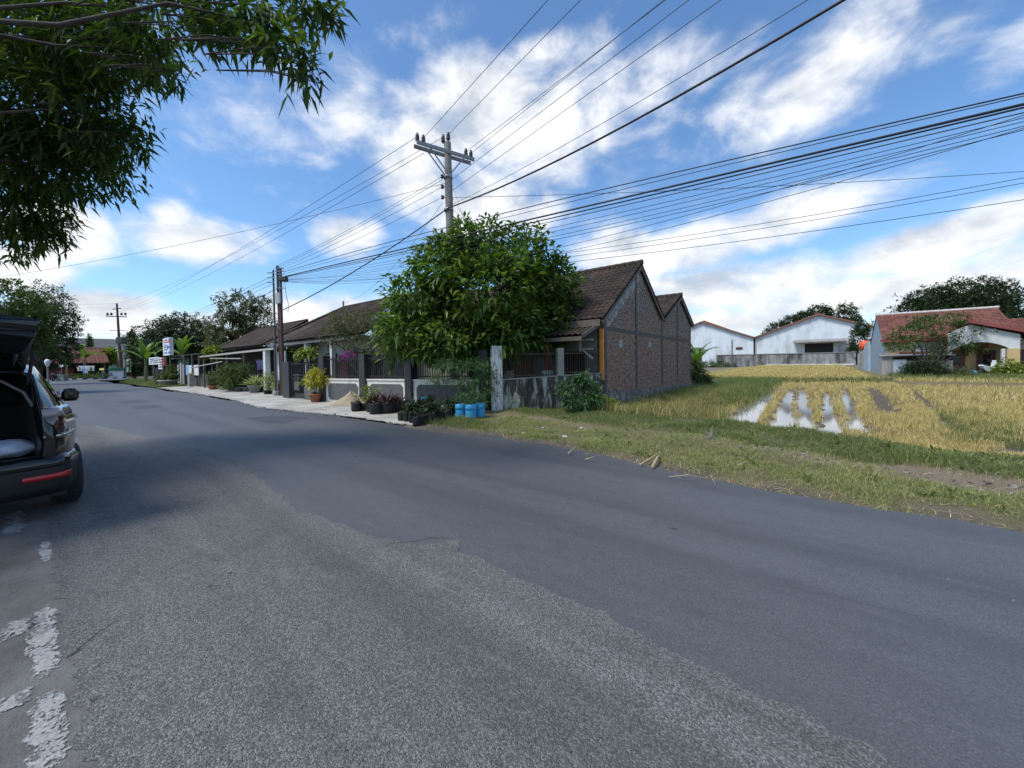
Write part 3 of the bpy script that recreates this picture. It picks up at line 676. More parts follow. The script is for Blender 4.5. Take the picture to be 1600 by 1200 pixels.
# ---------------------------------------------------------------- fence along the street
fz = math.atan2(.182, 1)
fen = uvl('street_fence', 'street fence of charcoal pillars with iron railings above cream and grey panels', 'fence', -16.2, 7.78, 0, fz)
PX = [0, 2.42, 4.78, 7.95]
for i, x in enumerate(PX):
    mb = MB(); mb.box(x-.16, x+.16, -.16, .18, -.05, 1.93 + (.02 if i % 2 else 0)); mb.build('pillar', M_CHAR, fen, bev=.008)
for a, b_ in zip(PX[:-1], PX[1:]):
    x0, x1 = a+.16, b_-.16
    mb = MB(); mb.box(x0, x1, -.06, .09, -.05, .94); w_ = mb.build('low_wall', M_CREAM, fen)
    m_, t_, c2 = .17, .13, .12
    P_ = [(x0+m_+c2, -.078, .12), (x1-m_-c2, -.078, .12), (x1-m_, -.078, .12+c2), (x1-m_, -.078, .80-c2), (x1-m_-c2, -.078, .80), (x0+m_+c2, -.078, .80), (x0+m_, -.078, .80-c2), (x0+m_, -.078, .12+c2)]
    MB().extr(P_, (0, .02, 0)).build('inset_panel', M_GREYPAN, w_)
    MB().box(x0, x1, -.10, .12, .94, .985).build('coping', M_CREAM, w_)
    palings(MB(), x0, x1, .0, 1.02, 1.86, .105, .022).build('railing', M_BLACKIRON, fen)
# gate
gt = uvl('iron_gate', 'black iron gate with solid post panel and bars beside the twin poles', 'gate', -19.87, 7.80, 0, 0)
MB().box(-.33, .40, -.13, .13, -.03, 1.74).build('post_panel', M_CHAR, gt, bev=.008)
mb = MB(); mb.box(.44, .52, -.03, .03, .04, 1.72); mb.box(1.72, 1.80, -.03, .03, .04, 1.72); mb.box(.52, 1.72, -.025, .025, .06, .13); mb.box(.52, 1.72, -.025, .025, 1.6, 1.66); mb.box(.52, 1.72, -.022, .022, .92, .97); mb.box(.52, 1.72, -.022, .022, 1.08, 1.13)
mb.build('frame', M_BLACKIRON, gt)
mb = MB()
for i in range(1, 11): mb.box(.52+.11*i-.012, .52+.11*i+.012, -.014, .014, .13, 1.76)
mb.build('bars', M_BLACKIRON, gt)
MB().box(.56, 1.10, .035, .05, .40, 1.16).build('white_panel', M_WHITEWALL, gt)
MB().box(1.86, 3.48, -.07, .08, -.03, .62).build('low_wall', M_GREYPAN, gt)
palings(MB(), 1.84, 3.48, 0, .68, 1.70, .11, .022).build('railing', M_BLACKIRON, gt)
# ---------------------------------------------------------------- fence on the field side
sf = uvl('side_fence', 'old side fence of mouldy peeling low wall with rusty railings by the grass', 'fence', -7.94, 9.27, 0, math.atan2(2.86, 2.34))
def slabwall(mb, x0, x1, y0, y1, z0, za, zb): mb.extr([(x0, y0, z0), (x1, y0, z0), (x1, y0, zb), (x0, y0, za)], (0, y1-y0, 0))
mb = MB(); slabwall(mb, .15, 3.60, -.07, .09, -.1, .97, 1.12); lw = mb.build('low_wall', M_PEEL, sf)
mb = MB(); slabwall(mb, .15, 3.60, -.095, .115, .972, 1.01, 1.16); mb.v = [(x, y, z if i % 1 else z) for i, (x, y, z) in enumerate(mb.v)]
mb = MB(); mb.extr([(.15, -.09, .972), (3.60, -.09, 1.122), (3.60, -.09, 1.16), (.15, -.09, 1.01)], (0, .20, 0)); mb.build('coping', M_CONC, lw)
MB().box(-.17, .15, -.19, .13, -.05, 2.06).build('white_post', M_PEELWHITE, sf, bev=.012)
MB().box(2.0, 2.22, -.12, .12, 1.06, 1.98).build('grey_post', M_CONC, sf, bev=.008)
palings(MB(), .15, 2.0, .01, 1.06, 1.88, .088, .018, (.06, .9)).build('railing', M_RUSTIRON, sf)
palings(MB(), 2.22, 3.56, .01, 1.14, 1.88, .082, .016, (.06, .9)).build('railing', M_RUSTIRON, sf)

# ---------------------------------------------------------------- brick house
bh = thing('brick_house', 'house with two bare brick gables and dark pan tile roofs beside the paddy', 'house', (-5.6, 12.13, 0), 'uv')
U0 = -5.6
MB().extr([(U0, 12.13, .30), (U0, 23.6, .12), (U0, 23.6, 3.60), (U0, 21.29, 4.80), (U0, 18.38, 3.40), (U0, 15.45, 5.34), (U0, 12.13, 3.06)], (-.2, 0, 0)).build('gable_wall', M_BRICK, bh)
mb = MB(); mb.extr([(U0+.06, 12.10, -.3), (U0+.06, 23.66, -.4), (U0+.06, 23.66, .20), (U0+.06, 18.4, .30), (U0+.06, 12.10, .48)], (-.26, 0, 0)); mb.build('stone_footing', M_STONE, bh)
mb = MB()
for v, z1 in ((12.22, 3.0), (15.1, 5.05), (18.38, 3.3), (20.9, 4.55), (23.5, 3.5)): mb.box(U0+.004, U0+.028, v-.075, v+.075, .45, z1)
mb.box(U0+.004, U0+.022, 12.3, 15.02, 2.60, 2.72); mb.box(U0+.004, U0+.022, 15.18, 18.3, 2.58, 2.70); mb.box(U0+.004, U0+.022, 18.46, 23.42, 2.56, 2.68)
mb.build('concrete_frame', plain('mouldy_concrete', (.115,.105,.098), (.07,.066,.062), .95, 6, .6, stain=(.30,.29,.27), st_lo=.58, st_hi=.72, st_scale=3), bh)
mb = MB()          # plaster band under the verges
def band(a, b_, w_=.42, du=.016):
    a = Vector((U0+du, *a)); b_ = Vector((U0+du, *b_)); mb.extr([a, b_, b_-Vector((0,0,w_)), a-Vector((0,0,w_))], (-.014, 0, 0))
band((12.14, 3.04), (15.42, 5.30), .55)
k = N('pale_verge_plaster'); o = k.obj(); n1 = k.noise(o, 3.5, 8, .7)
M_VERGE = k.out(k.ramp(n1, [(.38, (.13,.13,.125)), (.52, (.30,.305,.30)), (.65, (.46,.46,.45))]), .95, n1, .4, .02)
mb.build('verge_plaster', M_VERGE, bh)
each('pale_patch', plain('pale_mortar', (.34,.38,.40), (.25,.27,.28), .9, 9), bh, [(U0+.003, U0+.02, v-a, v+a, z-b_, z+b_) for v, z, a, b_ in ((13.5, 2.16, .14, .14), (16.65, 2.22, .16, .11))])
# roofs: local box ends at U0+.12
def gable_roof(par, name, u0, u1, va, za, vr, zr, vb, zb, mat, ov=.0):
    mb = MB(); tile_roof(mb, (u0, vr, zr), (u1-u0, 0, 0), (0, va-vr, za-zr)); tile_roof(mb, (u0, vr, zr), (u1-u0, 0, 0), (0, vb-vr, zb-zr))
    o = mb.build(name, mat, par); ridge(MB(), (u0, vr, zr+.03), (u1, vr, zr+.03)).build('ridge_tiles', mat, o); return o
M_RIDGE = M_TILE
gable_roof(bh, 'roof', -16.5, U0+.13, 11.75, 2.93, 15.45, 5.46, 18.34, 3.55, M_TILE)
gable_roof(bh, 'roof', -15.0, U0+.13, 18.42, 3.55, 21.29, 4.93, 23.9, 3.55, M_TILE)
mb = MB(); mb.bar((U0+.10, 11.78, 2.80), (U0+.10, 15.45, 5.30), .04, .14); mb.bar((U0+.10, 15.45, 5.30), (U0+.10, 18.3, 3.42), .04, .14); mb.bar((U0+.10, 18.5, 3.40), (U0+.10, 21.29, 4.77), .04, .12); mb.bar((U0+.10, 21.29, 4.77), (U0+.10, 23.85, 3.42), .04, .12); mb.box(-16.4, U0+.05, 11.70, 11.74, 2.70, 2.92)
mb.build('verge_board', M_TIMBER, bh)
mb = MB(); mb.box(-16.2, U0-.25, 12.13, 12.28, -.05, 3.0); mb.box(-16.2, -16.0, 12.28, 23.5, -.05, 3.4); mb.box(-16.0, U0-.2, 23.4, 23.6, -.05, 3.4)
mb.build('wall', plain('porch_wall', (.26,.25,.22), (.20,.19,.17), .85, 3, .2), bh)
mb = MB(); tile_roof(mb, (-12.5, 12.10, 2.78), (12.5+U0-.15, 0, 0), (0, -1.25, -.42)); mb.build('porch_roof', M_TILE, bh)
mb = MB(); mb.box(-12.5, U0-.18, 10.86, 10.93, 2.20, 2.33); mb.bar((U0-.12, 10.8, 2.33), (U0-.12, 12.1, 2.80), .04, .12); mb.build('porch_beam', M_TIMBER, bh)
MB().box(U0-.10, U0+.02, 11.98, 12.098, .9, 2.62).build('orange_post', M_ORANGE, bh, bev=.006)
each('porch_post', M_BROWNWOOD, bh, [(x-.07, x+.07, 11.0, 11.14, 1.25, 2.2) for x in (-7.2, -8.9)])
each('post_plinth', M_WHITEWALL, bh, [(x-.10, x+.10, 10.9, 11.24, 0, 1.25) for x in (-7.2, -8.9)])
mb = MB(); mb.box(-10.4, -8.6, 12.05, 12.12, .1, 2.15); d_ = mb.build('door', M_BROWNWOOD, bh)
mb = MB(); mb.box(-7.4, -6.3, 12.04, 12.12, .9, 1.9); wd = mb.build('window', M_BLACKIRON, bh); MB().box(-7.3, -6.4, 12.02, 12.035, 1.0, 1.8).build('pane', M_GLASS, wd)
mb = MB(); mb.bar((U0-.16, 11.6, 2.25), (U0-.62, 11.6, 2.25), .06); mb.bar((U0-.62, 11.6, 2.25), (U0-.62, 11.6, 1.85), .06); mb.bar((U0-.6, 11.6, 1.98), (U0-.16, 11.6, 1.62), .05); mb.bar((U0-.16, 11.6, 1.95), (U0-.6, 11.6, 1.95), .05)
mb.build('bracket', M_GREYWOOD, bh)
# ---------------------------------------------------------------- tiled house behind the street fence
th = thing('tiled_house', 'long low house with dark tiled roof behind the street fence', 'house', (-18, 10.6, 0), 'uv')
mb = MB(); tile_roof(mb, (-24.2, 13, 5.28), (8.4, 0, 0), (0, -3.6, -2.3)); tile_roof(mb, (-24.2, 13, 5.28), (8.4, 0, 0), (0, 3.6, -2.3)); r_ = mb.build('roof', M_TILE, th)
mb = MB(); n_ = 12      # hip end
for j in range(n_):
    q0, q1 = j/n_, (j+1)/n_
    a = Vector((-24.2, 13, 5.28)); L0 = Vector((-27.4, 9.4, 2.98)); L1 = Vector((-27.4, 16.6, 2.98))
    mb.add([a.lerp(L0, q0)+Vector((0,0,.0)), a.lerp(L1, q0), a.lerp(L1, q1)+Vector((0,0,.03)), a.lerp(L0, q1)+Vector((0,0,.03))], [(0,1,2,3)])
mb.add([(-24.2,13,5.28), (-24.2, 9.4, 2.98), (-27.4, 9.4, 2.98)], [(0,1,2)]); mb.build('hip_roof', M_TILE, th)
rt_ = ridge(MB(), (-24.4, 13, 5.31), (-15.8, 13, 5.31)); ridge(rt_, (-24.2, 13, 5.3), (-27.4, 9.4, 3.02)); rt_.build('ridge_tiles', M_TILE, r_)
mb = MB(); mb.box(-26.9, -16.1, 10.55, 10.7, -.05, 3.0); mb.box(-26.9, -26.75, 10.7, 16, -.05, 3.0); mb.box(-16.28, -16.12, 10.7, 15.9, -.05, 3.1); MB().box(-26.7, -16.2, 10.47, 10.545, 0, 1.75).build('veranda_shade', M_DARK, th); mb.build('wall', plain('shaded_white_wall', (.42,.43,.42), (.34,.35,.34), .85, 3, .1, stain=(.2,.2,.19)), th)  # near-black sheet over the lower wall stands in for the veranda's shade
mb = MB(); mb.box(-27.2, -16.0, 9.52, 9.60, 2.78, 2.92); mb.build('eave_beam', M_GREYWOOD, th)
each('veranda_post', M_WHITEWALL, th, [(x-.1, x+.1, 9.62, 9.82, 0, 2.78) for x in (-19.3, -22.2, -25.2)])
for x in (-18.2, -21.0, -24.0):
    w_ = MB().box(x-.55, x+.55, 10.44, 10.56, .9, 2.2).build('window', M_MAROON, th); MB().box(x-.45, x+.45, 10.42, 10.437, 1.0, 2.1).build('pane', M_GLASS, w_)
MB().box(-20.1, -19.2, 10.44, 10.56, 0, 2.1).build('door', M_MAROON, th)
mb = MB(); mb.extr([(-16.75, 11.35, 4.30), (-15.55, 11.35, 4.30), (-15.55, 10.35, 3.66), (-16.75, 10.35, 3.66)], (0, -.03, .06)); mb.build('solar_panel', plain('solar_panel_mat', (.10,.12,.16), (.08,.10,.14), .25, 3, 0), th)
mb = MB(); mb.box(-24.3, -24.2, 12.97, 13.03, 5.3, 5.75); mb.build('finial', M_TIMBER, th)
# a lower roof further along
lh = thing('lower_tiled_house', 'lower brown tiled roof behind the twin poles, left of the long house', 'house', (-31, 10.5, 0), 'uv')
gable_roof(lh, 'roof', -36.5, -27.3, 9.2, 2.9, 12, 4.62, 15, 2.9, M_TILE)
mb = MB(); mb.box(-36.2, -27.6, 10.3, 10.45, -.05, 2.95); mb.box(-36.2, -36.05, 10.45, 14.5, -.05, 3.1); mb.build('wall', plain('dim_wall', (.20,.18,.16), (.13,.12,.11), .9, 3, .2), lh)
MB().box(-31.4, -30.4, 10.24, 10.30, 0, 2.05).build('door', M_MAROON, lh)
w_ = MB().box(-29.6, -28.5, 10.24, 10.30, .9, 2.0).build('window', M_TIMBER, lh); MB().box(-29.5, -28.6, 10.22, 10.237, 1.0, 1.9).build('pane', M_GLASS, w_)
# ---------------------------------------------------------------- stall canopy with plants in front
sc_ = thing('roadside_stall', 'open roadside stall under a sagging sheet canopy on rough posts', 'stall', (-29, 8.8, 0), 'uv')
mb = MB(); mb.extr([(-36.6, 8.3, 2.40), (-22.7, 8.3, 2.52), (-22.7, 8.3, 2.545), (-36.6, 8.3, 2.43)], (0, 2.2, .35)); mb.build('canopy', M_SHEET, sc_)
MB().bar((-36.7, 8.26, 2.36), (-22.7, 8.26, 2.48), .09, .1).build('beam', M_GREYWOOD, sc_)
for a_, b_ in (((-33.6, 8.1, 2.18), (-27.6, 8.2, 2.05)), ((-38.8, 8.1, 1.55), (-31.2, 8.2, 1.92))): MB().bar(a_, b_, .07, .06).build('rail', M_GREYWOOD, sc_)
for x in (-36.4, -33.2, -31.0, -27.8, -24.4): MB().bar((x, 8.4, 0), (x+.06, 8.4, 2.36), .11).build('post', M_TIMBER, sc_)
mb = MB(); mb.box(-24.25, -23.95, 8.25, 8.5, 0, 2.42); mb.build('white_post', M_WHITEWALL, sc_)
mb = MB(); mb.box(-23.85, -22.6, 8.75, 8.80, .75, 2.35); mb.build('white_screen', plain('white_sheet', (.62,.65,.70), (.52,.55,.6), .7, 3), sc_)
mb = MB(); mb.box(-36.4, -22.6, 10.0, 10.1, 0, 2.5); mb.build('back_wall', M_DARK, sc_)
mb = MB(); mb.box(-25.6, -24.4, 8.7, 8.9, 0, .78); mb.build('counter', plain('pale_brickwork', (.50,.48,.42), (.42,.40,.35), .85, 12, .4), sc_)
mb = MB(); mb.box(-28.0, -27.0, 9.2, 9.3, .9, 2.0); mb.build('cupboard', M_TIMBER, sc_)
# dark shed and shop further along
sh = thing('dark_shed', 'low dark shed under a long black sheet roof between stall and shop', 'shed', (-42, 9, 0), 'uv')
mb = MB(); mb.extr([(-48.3, 8.5, 2.60), (-36.9, 8.5, 2.62), (-36.9, 8.5, 2.68), (-48.3, 8.5, 2.66)], (0, 4, .5)); mb.build('roof', plain('black_sheet_roof', (.05,.048,.046), (.03,.03,.03), .7, 3), sh)
mb = MB(); mb.box(-48.2, -37.0, 11, 11.1, 0, 2.9); mb.box(-37.1, -37.0, 9, 11, 0, 2.6); mb.build('wall', M_DARK, sh)
mb = MB(); mb.box(-41.6, -37.1, 8.75, 8.9, 0, 1.0); mb.build('low_wall', plain('soot_wall', (.05,.048,.045), (.09,.085,.08), .9, 3, .3), sh)
mb = MB(); mb.box(-44.7, -43.4, 8.7, 8.85, 0, 1.85); mb.build('concrete_wall', M_CONC, sh)
for x in (-42.9, -40.4, -38.4): MB().bar((x, 8.55, 0), (x, 8.55, 2.6), .1).build('post', M_TIMBER, sh)
mb = MB(); mb.box(-43.25, -43.05, 8.3, 8.42, 0, 1.98); tag(mb.build('white_post', M_WHITEWALL, None, (-43.1, 8.3, 0), 'uv'), 'slim white post at the corner of the dark shed', 'post')
blk = MB()
for i in range(6): blk.box(-40.15+rnd.uniform(-.03,.03), -39.55, 8.15, 8.45, .185*i, .185*i+.17)
tag(blk.build('concrete_block_stack', M_CONC, None, (-39.8, 8.3, 0), 'uv', bev=.008), 'short stack of grey concrete blocks on the lawn before the shed', 'blocks')
gs = thing('green_shop', 'small shop with green front wall behind the tall sign', 'shop', (-47, 9, 0), 'uv')
M_GREEN = plain('green_paint', (.03,.17,.085), (.025,.13,.07), .6, 4)
MB().box(-49.2, -45.1, 9.3, 9.5, 0, 2.4).build('wall', M_GREEN, gs)
MB().box(-49.5, -44.9, 8.9, 12.4, 2.42, 2.5).build('roof', M_SHEET, gs)
MB().box(-49.1, -48.5, 9.22, 9.297, .1, 1.9).build('door', M_CREAM, gs)

# ---------------------------------------------------------------- signs
def textrows(mb, x0, x1, y, z0, z1, rows, seed, fill=.8, mi=0):
    rr = random.Random(seed); h = (z1-z0)/rows
    for r_ in range(rows):
        x = x0 + rr.uniform(0, .1)*(x1-x0); zt = z1 - r_*h - h*.2
        while x < x1*.98 - 0.02*(x1-x0):
            wl = rr.uniform(.03, .075)*(x1-x0); hh = h*rr.uniform(.4, .6)
            if rr.random() < fill: mb.box(x, min(x+wl, x1), y-.006, y, zt-hh, zt, mi)
            x += wl + (x1-x0)*.018
    return mb
M_WHITEPL = plain('white_sign_face', (.72,.74,.78), (.66,.68,.72), .45, 2, 0)
M_BLUE = plain('blue_sign_paint', (.05,.11,.42), (.05,.11,.42), .5, 2, 0); M_REDP = plain('red_sign_paint', (.45,.05,.07), (.45,.05,.07), .5, 2, 0); M_INK = plain('dark_sign_paint', (.05,.05,.07), (.05,.05,.07), .5, 2, 0)
sg = thing('tall_shop_sign', 'tall white box sign with red lettering and blue oval above the green shop', 'sign', (-48, 8.3, 0), 'uv')
MB().box(-49.0, -46.4, 8.2, 8.5, 2.72, 4.36).build('box', M_WHITEPL, sg, bev=.02)
for x in (-47.0, -48.6): MB().tube([(x, 8.35, 0), (x, 8.35, 2.72)], .06, 8).build('post', M_TIMBER, sg)
mb = MB(); textrows(mb, -48.8, -46.6, 8.195, 3.85, 4.25, 2, 3); mb.build('red_lettering', M_REDP, sg)
def oval(cx, cz, rx, rz, y, th=.006, n=28): return [(cx+rx*math.cos(2*math.pi*i/n), y, cz+rz*math.sin(2*math.pi*i/n)) for i in range(n)]
ov = MB().extr(oval(-47.7, 3.48, .92, .27, 8.188), (0, .008, 0)).build('blue_oval', M_BLUE, sg)
mb = MB(); mb.extr(oval(-47.7, 3.48, .72, .17, 8.182), (0, .005, 0)); mb.build('pale_oval', M_WHITEPL, ov)
mb = MB(); textrows(mb, -48.3, -47.15, 8.179, 3.38, 3.60, 1, 5, .95); mb.build('lettering', M_BLUE, ov)
mb = MB(); textrows(mb, -48.6, -46.8, 8.195, 2.86, 3.08, 1, 8); mb.build('blue_lettering', M_BLUE, sg)
s2 = thing('white_name_board', 'wide white board on one thin post left of the tall sign', 'sign', (-55.8, 8.5, 0), 'uv')
MB().box(-57.5, -52.6, 8.42, 8.5, 1.95, 2.72).build('board', M_WHITEPL, s2, bev=.01); MB().box(-56.05, -55.85, 8.5, 8.6, 0, 1.95).build('post', M_TIMBER, s2)
textrows(MB(), -57.1, -53.0, 8.416, 2.05, 2.62, 3, 11, .85).build('lettering', M_INK, s2)
s3 = thing('small_notice_board', 'small white notice board with red edge under the tall sign', 'sign', (-50.5, 8.5, 0), 'uv')
MB().box(-52.0, -50.2, 8.3, 8.36, 1.45, 2.6).build('board', M_WHITEPL, s3); textrows(MB(), -51.8, -50.5, 8.296, 1.55, 2.5, 4, 14, .8).build('lettering', M_INK, s3); MB().box(-50.19, -49.2, 8.3, 8.36, 1.8, 2.6).build('red_board', M_REDP, s3); MB().box(-51.2, -51.05, 8.37, 8.45, 0, 1.5).build('post', M_TIMBER, s3)
s4 = thing('stall_banner', 'pale blue and white banner on the low wall of the dark shed', 'banner', (-41, 8.3, 0), 'uv')
MB().box(-42.95, -38.7, 8.62, 8.65, .92, 1.76).build('sheet', M_WHITEPL, s4); MB().box(-42.9, -41.9, 8.605, 8.617, .95, 1.72).build('blue_field', plain('sky_blue_print', (.25,.45,.72), (.2,.36,.62), .6, 6, 0), s4)
textrows(MB(), -40.9, -39.0, 8.615, 1.45, 1.7, 1, 17, .9).build('blue_lettering', M_BLUE, s4); MB().box(-41.2, -40.2, 8.605, 8.617, .97, 1.3).build('yellow_print', plain('yellow_print', (.60,.45,.10), (.45,.40,.12), .6, 20, 0), s4)
s5 = thing('hanging_green_board', 'small pale green board fixed to the ivy covered pole', 'sign', (-81.6, 10.0, 0), 'uv')
MB().box(-83.6, -80.2, 9.72, 9.78, 1.1, 3.1).build('board', plain('pale_green_board', (.36,.50,.46), (.28,.42,.38), .6, 3), s5); textrows(MB(), -83.2, -80.8, 9.715, 1.4, 2.8, 4, 21, .8).build('lettering', M_GREEN, s5)
kio = thing('green_roofed_kiosk', 'white kiosk counter with green roof at the far junction', 'kiosk', (-92, 9.4, 0), 'uv')
MB().box(-93.2, -91.3, 8.75, 10.2, 0, 1.3).build('counter', M_WHITEPL, kio); MB().box(-93.5, -91.0, 8.6, 10.4, 1.3, 1.75).build('roof', M_GREEN, kio, bev=.05); textrows(MB(), -93.0, -91.5, 8.745, .4, 1.0, 2, 30, .8).build('lettering', M_INK, kio)

# ---------------------------------------------------------------- far houses at the junction
fh = thing('red_tiled_house', 'open fronted house with faded red tiled roof at the end of the road', 'house', (-97, 3, 0), 'uv', rz=0)
mb = MB(); tile_roof(mb, (-102, -4.5, 5.3), (0, 13.5, 0), (7.0, 0, -2.7), .5, .5, .06, .05); tile_roof(mb, (-102, -4.5, 5.3), (0, 13.5, 0), (-6, 0, -2.4), .5, .5, .06, .05); mb.build('roof', M_TILE_FAR, fh)
ridge(MB(), (-102, -4.6, 5.35), (-102, 9.1, 5.35), .2, .6).build('ridge_tiles', M_TILE_FAR, fh)
mb = MB(); mb.box(-106, -101, -4, 8.6, 0, 3.0); mb.box(-101, -97, -4, -1.5, 0, 2.8); mb.build('wall', M_DARK, fh); MB().box(-97, -96.8, -4.3, .8, 0, 2.5).build('front_wall', plain('olive_wall', (.30,.30,.16), (.24,.24,.13), .8, 2), fh)
each('post', M_TIMBER, fh, [(-95.6, -95.4, v-.1, v+.1, 0, 2.7) for v in (1.5, 4.2, 8.4)]); MB().box(-97.4, -97.2, 2.2, 5.0, 0, 1.9).build('red_screen', plain('red_screen_mat', (.22,.03,.03), (.15,.02,.02), .7, 3), fh)
gh = thing('grey_hipped_house', 'grey hipped roof rising behind the red tiled house', 'house', (-118, 10, 0), 'uv')
mb = MB(); a_, b_ = Vector((-118, 5, 8.0)), Vector((-118, 13, 8.0)); q = [Vector((-112, 1, 5.2)), Vector((-112, 17, 5.2)), Vector((-124, 17, 5.2)), Vector((-124, 1, 5.2))]
mb.add([a_, b_]+q, [(0,2,3,1), (1,3,4), (1,4,5,0), (0,5,2), (2,5,4,3)]); mb.build('roof', M_SLATE, gh); MB().box(-123, -113, 2, 16, 0, 5.2).build('wall', M_WHITEWALL, gh)
rh2 = thing('tan_far_house', 'low far house with tan tiled roof beside the transformer pole', 'house', (-112, 22, 0), 'uv')
mb = MB(); tile_roof(mb, (-114, 16, 6.2), (0, 14, 0), (6, 0, -2.6), .5, .5, .06, .05); tile_roof(mb, (-114, 16, 6.2), (0, 14, 0), (-6, 0, -2.6), .5, .5, .06, .05); mb.build('roof', M_TILE_FAR, rh2); MB().box(-118, -109.5, 16.4, 29.6, 0, 3.9).build('wall', M_CONC, rh2)

# ---------------------------------------------------------------- warehouses and compound wall
def warehouse(label, ul, ur, ua, v, zl, za, zr, depth, door=None):
    w = thing('warehouse', label, 'warehouse', ((ul+ur)/2, v, .2), 'uv')
    MB().extr([(ul, v, 0), (ur, v, 0), (ur, v, zr), (ua, v, za), (ul, v, zl)], (0, .3, 0)).build('gable_wall', M_WH, w)
    each('side_wall', M_WH, w, [(ul, ul+.3, v+.3, v+depth, 0, zl), (ur-.3, ur, v+.3, v+depth, 0, zr)])
    for (a, za_), (b, zb_) in (((ul-.5, zl-.15), (ua, za)), ((ua, za), (ur+.5, zr-.15))):
        MB().extr([(a, v-.6, za_+.02), (b, v-.6, zb_+.02), (b, v-.6, zb_+.34), (a, v-.6, za_+.34)], (0, depth+.6, 0)).build('roof_slope', M_RUSTROOF, w)
    mb = MB(); mb.extr([(ua-3, v+2, za-.75), (ua, v+2, za+.75), (ua+3, v+2, za-.75)], (0, depth-4, 0)); mb.build('ridge_vent', plain('rust_red_vent', (.26,.08,.05), (.2,.06,.04), .8, 2), w)
    return w
M_RUSTROOF = plain('rusty_sheet_roof', (.17,.07,.05), (.24,.12,.09), .8, 2)
M_WH = plain('warehouse_whitewash', (.66,.70,.74), (.56,.60,.64), .85, .6, .1, stain=(.36,.38,.39), st_lo=.46, st_hi=.74, st_scale=.5, stretch=(1,1,.4))
w1 = warehouse('big white warehouse with a dark loading door, right of the other', -10.9, 12, .5, 106, 6.6, 10.9, 6.6, 40)
MB().box(-1.8, 3.0, 105.9, 105.99, .2, 4.8).build('door', M_DARK, w1); each('door_post', M_WHITEWALL, w1, [(-2.6, -1.8, 105.7, 105.99, .2, 4.9), (3.0, 3.8, 105.7, 105.99, .2, 4.9)])
mb = MB(); mb.extr([(-3.8, 103.4, 5.0), (5.0, 103.4, 5.0), (5.0, 103.4, 5.2), (-3.8, 103.4, 5.2)], (0, 2.5, .55)); mb.build('door_canopy', M_SHEET, w1)
w2 = warehouse('white warehouse gable half hidden behind the brick house', -34, -11.4, -22.4, 106, 6.6, 11.1, 6.6, 40)
MB().box(-15.0, -13.6, 105.94, 105.99, 4.0, 4.6).build('vent', M_RUSTIRON, w2)
MB().box(-27, -22, 105.2, 105.99, 4.6, 4.9).build('awning', M_SHEET, w2); MB().box(-26.5, -22.5, 105.93, 105.99, .2, 4.4).build('door', M_DARK, w2)
mb = MB(); mb.tube([(-14.0, 94, 0), (-14.0, 94, 5.8)], .12, 8); tag(mb.build('lamp_post', M_TIMBER, None, (-14, 94, 0), 'uv'), 'thin grey pole standing before the white warehouse gable', 'pole')
MB().tube([(-10.95, 105.85, .2), (-10.95, 105.85, 6.4)], .10, 6).build('downpipe', M_GREYWOOD, w1)
for x in (6.2, 9.0): MB().box(x, x+1.3, 105.93, 105.99, 3.2, 4.1).build('vent', M_RUSTIRON, w1)
cw = thing('compound_wall', 'long mould streaked concrete wall in front of the warehouses', 'wall', (-6, 95, 0), 'uv')
MB().box(-17.2, 5.9, 95, 95.25, .1, 2.62).build('wall_face', plain('mould_streaked_wall', (.30,.30,.30), (.20,.20,.20), .92, 1.2, .3, stain=(.055,.053,.05), st_lo=.42, st_hi=.62, st_scale=.9, stretch=(1,1,.25)), cw)
mb = MB(); mb.box(-17.3, 6.0, 94.9, 95.35, 2.62, 2.74); mb.build('coping', M_CONC, cw); mb = MB(); mb.box(-8, 5.6, 94.6, 94.95, .1, .55); mb.build('footing', M_WHITEWALL, cw)

# ---------------------------------------------------------------- house on the right
rh = thing('red_roofed_house', 'white and yellow house with red tiled roof and arched porch across the field', 'house', (8, 46, .1), 'uv')
mb = MB(); tile_roof(mb, (4.55, 50.5, 5.55), (7.4, 0, 0), (0, -4.9, -2.5), .3, .32, .04, .03); tile_roof(mb, (4.55, 50.5, 5.55), (7.4, 0, 0), (0, 4.9, -2.5), .3, .32, .04, .03); r_ = mb.build('roof', M_TILE_RED, rh)
ridge(MB(), (4.5, 50.5, 5.6), (12.0, 50.5, 5.6), .12, .4).build('ridge_tiles', plain('pale_ridge_mortar', (.55,.52,.48), (.40,.36,.33), .85, 5), r_)
MB().extr([(4.6, 46.2, 0), (4.6, 55.6, 0), (4.6, 55.6, 3.0), (4.6, 50.5, 5.40), (4.6, 46.2, 3.1)], (.2, 0, 0)).build('gable_wall', plain('pale_blue_wash', (.27,.35,.42), (.22,.30,.36), .8, 1.5, .1, stain=(.28,.33,.37), st_scale=1), rh)
M_YELL = plain('yellow_tile', (.55,.41,.18), (.45,.33,.15), .6, 4)
MB().box(4.8, 8.2, 46.2, 46.4, 0, 3.15).build('front_wall', plain('beige_wall', (.48,.38,.22), (.42,.33,.20), .8, 3), rh); MB().box(6.6, 8.1, 46.1, 46.195, 2.0, 2.75).build('white_band', M_WHITEWALL, rh)
mb = MB(); mb.box(4.4, 12.0, 45.62, 45.72, 2.85, 3.08); mb.build('fascia', plain('red_fascia', (.30,.04,.05), (.24,.035,.04), .6, 3), rh)
mb = MB(); mb.box(5.6, 7.1, 46.08, 46.195, 1.72, 1.98); v_ = mb.build('vent_blocks', plain('brown_vent_tile', (.22,.07,.05), (.16,.05,.04), .8, 5), rh)
mb = MB()
for i in range(6): mb.box(5.68+.235*i, 5.85+.235*i, 46.06, 46.078, 1.78, 1.92)
mb.build('vent_hole', M_DARK, v_)
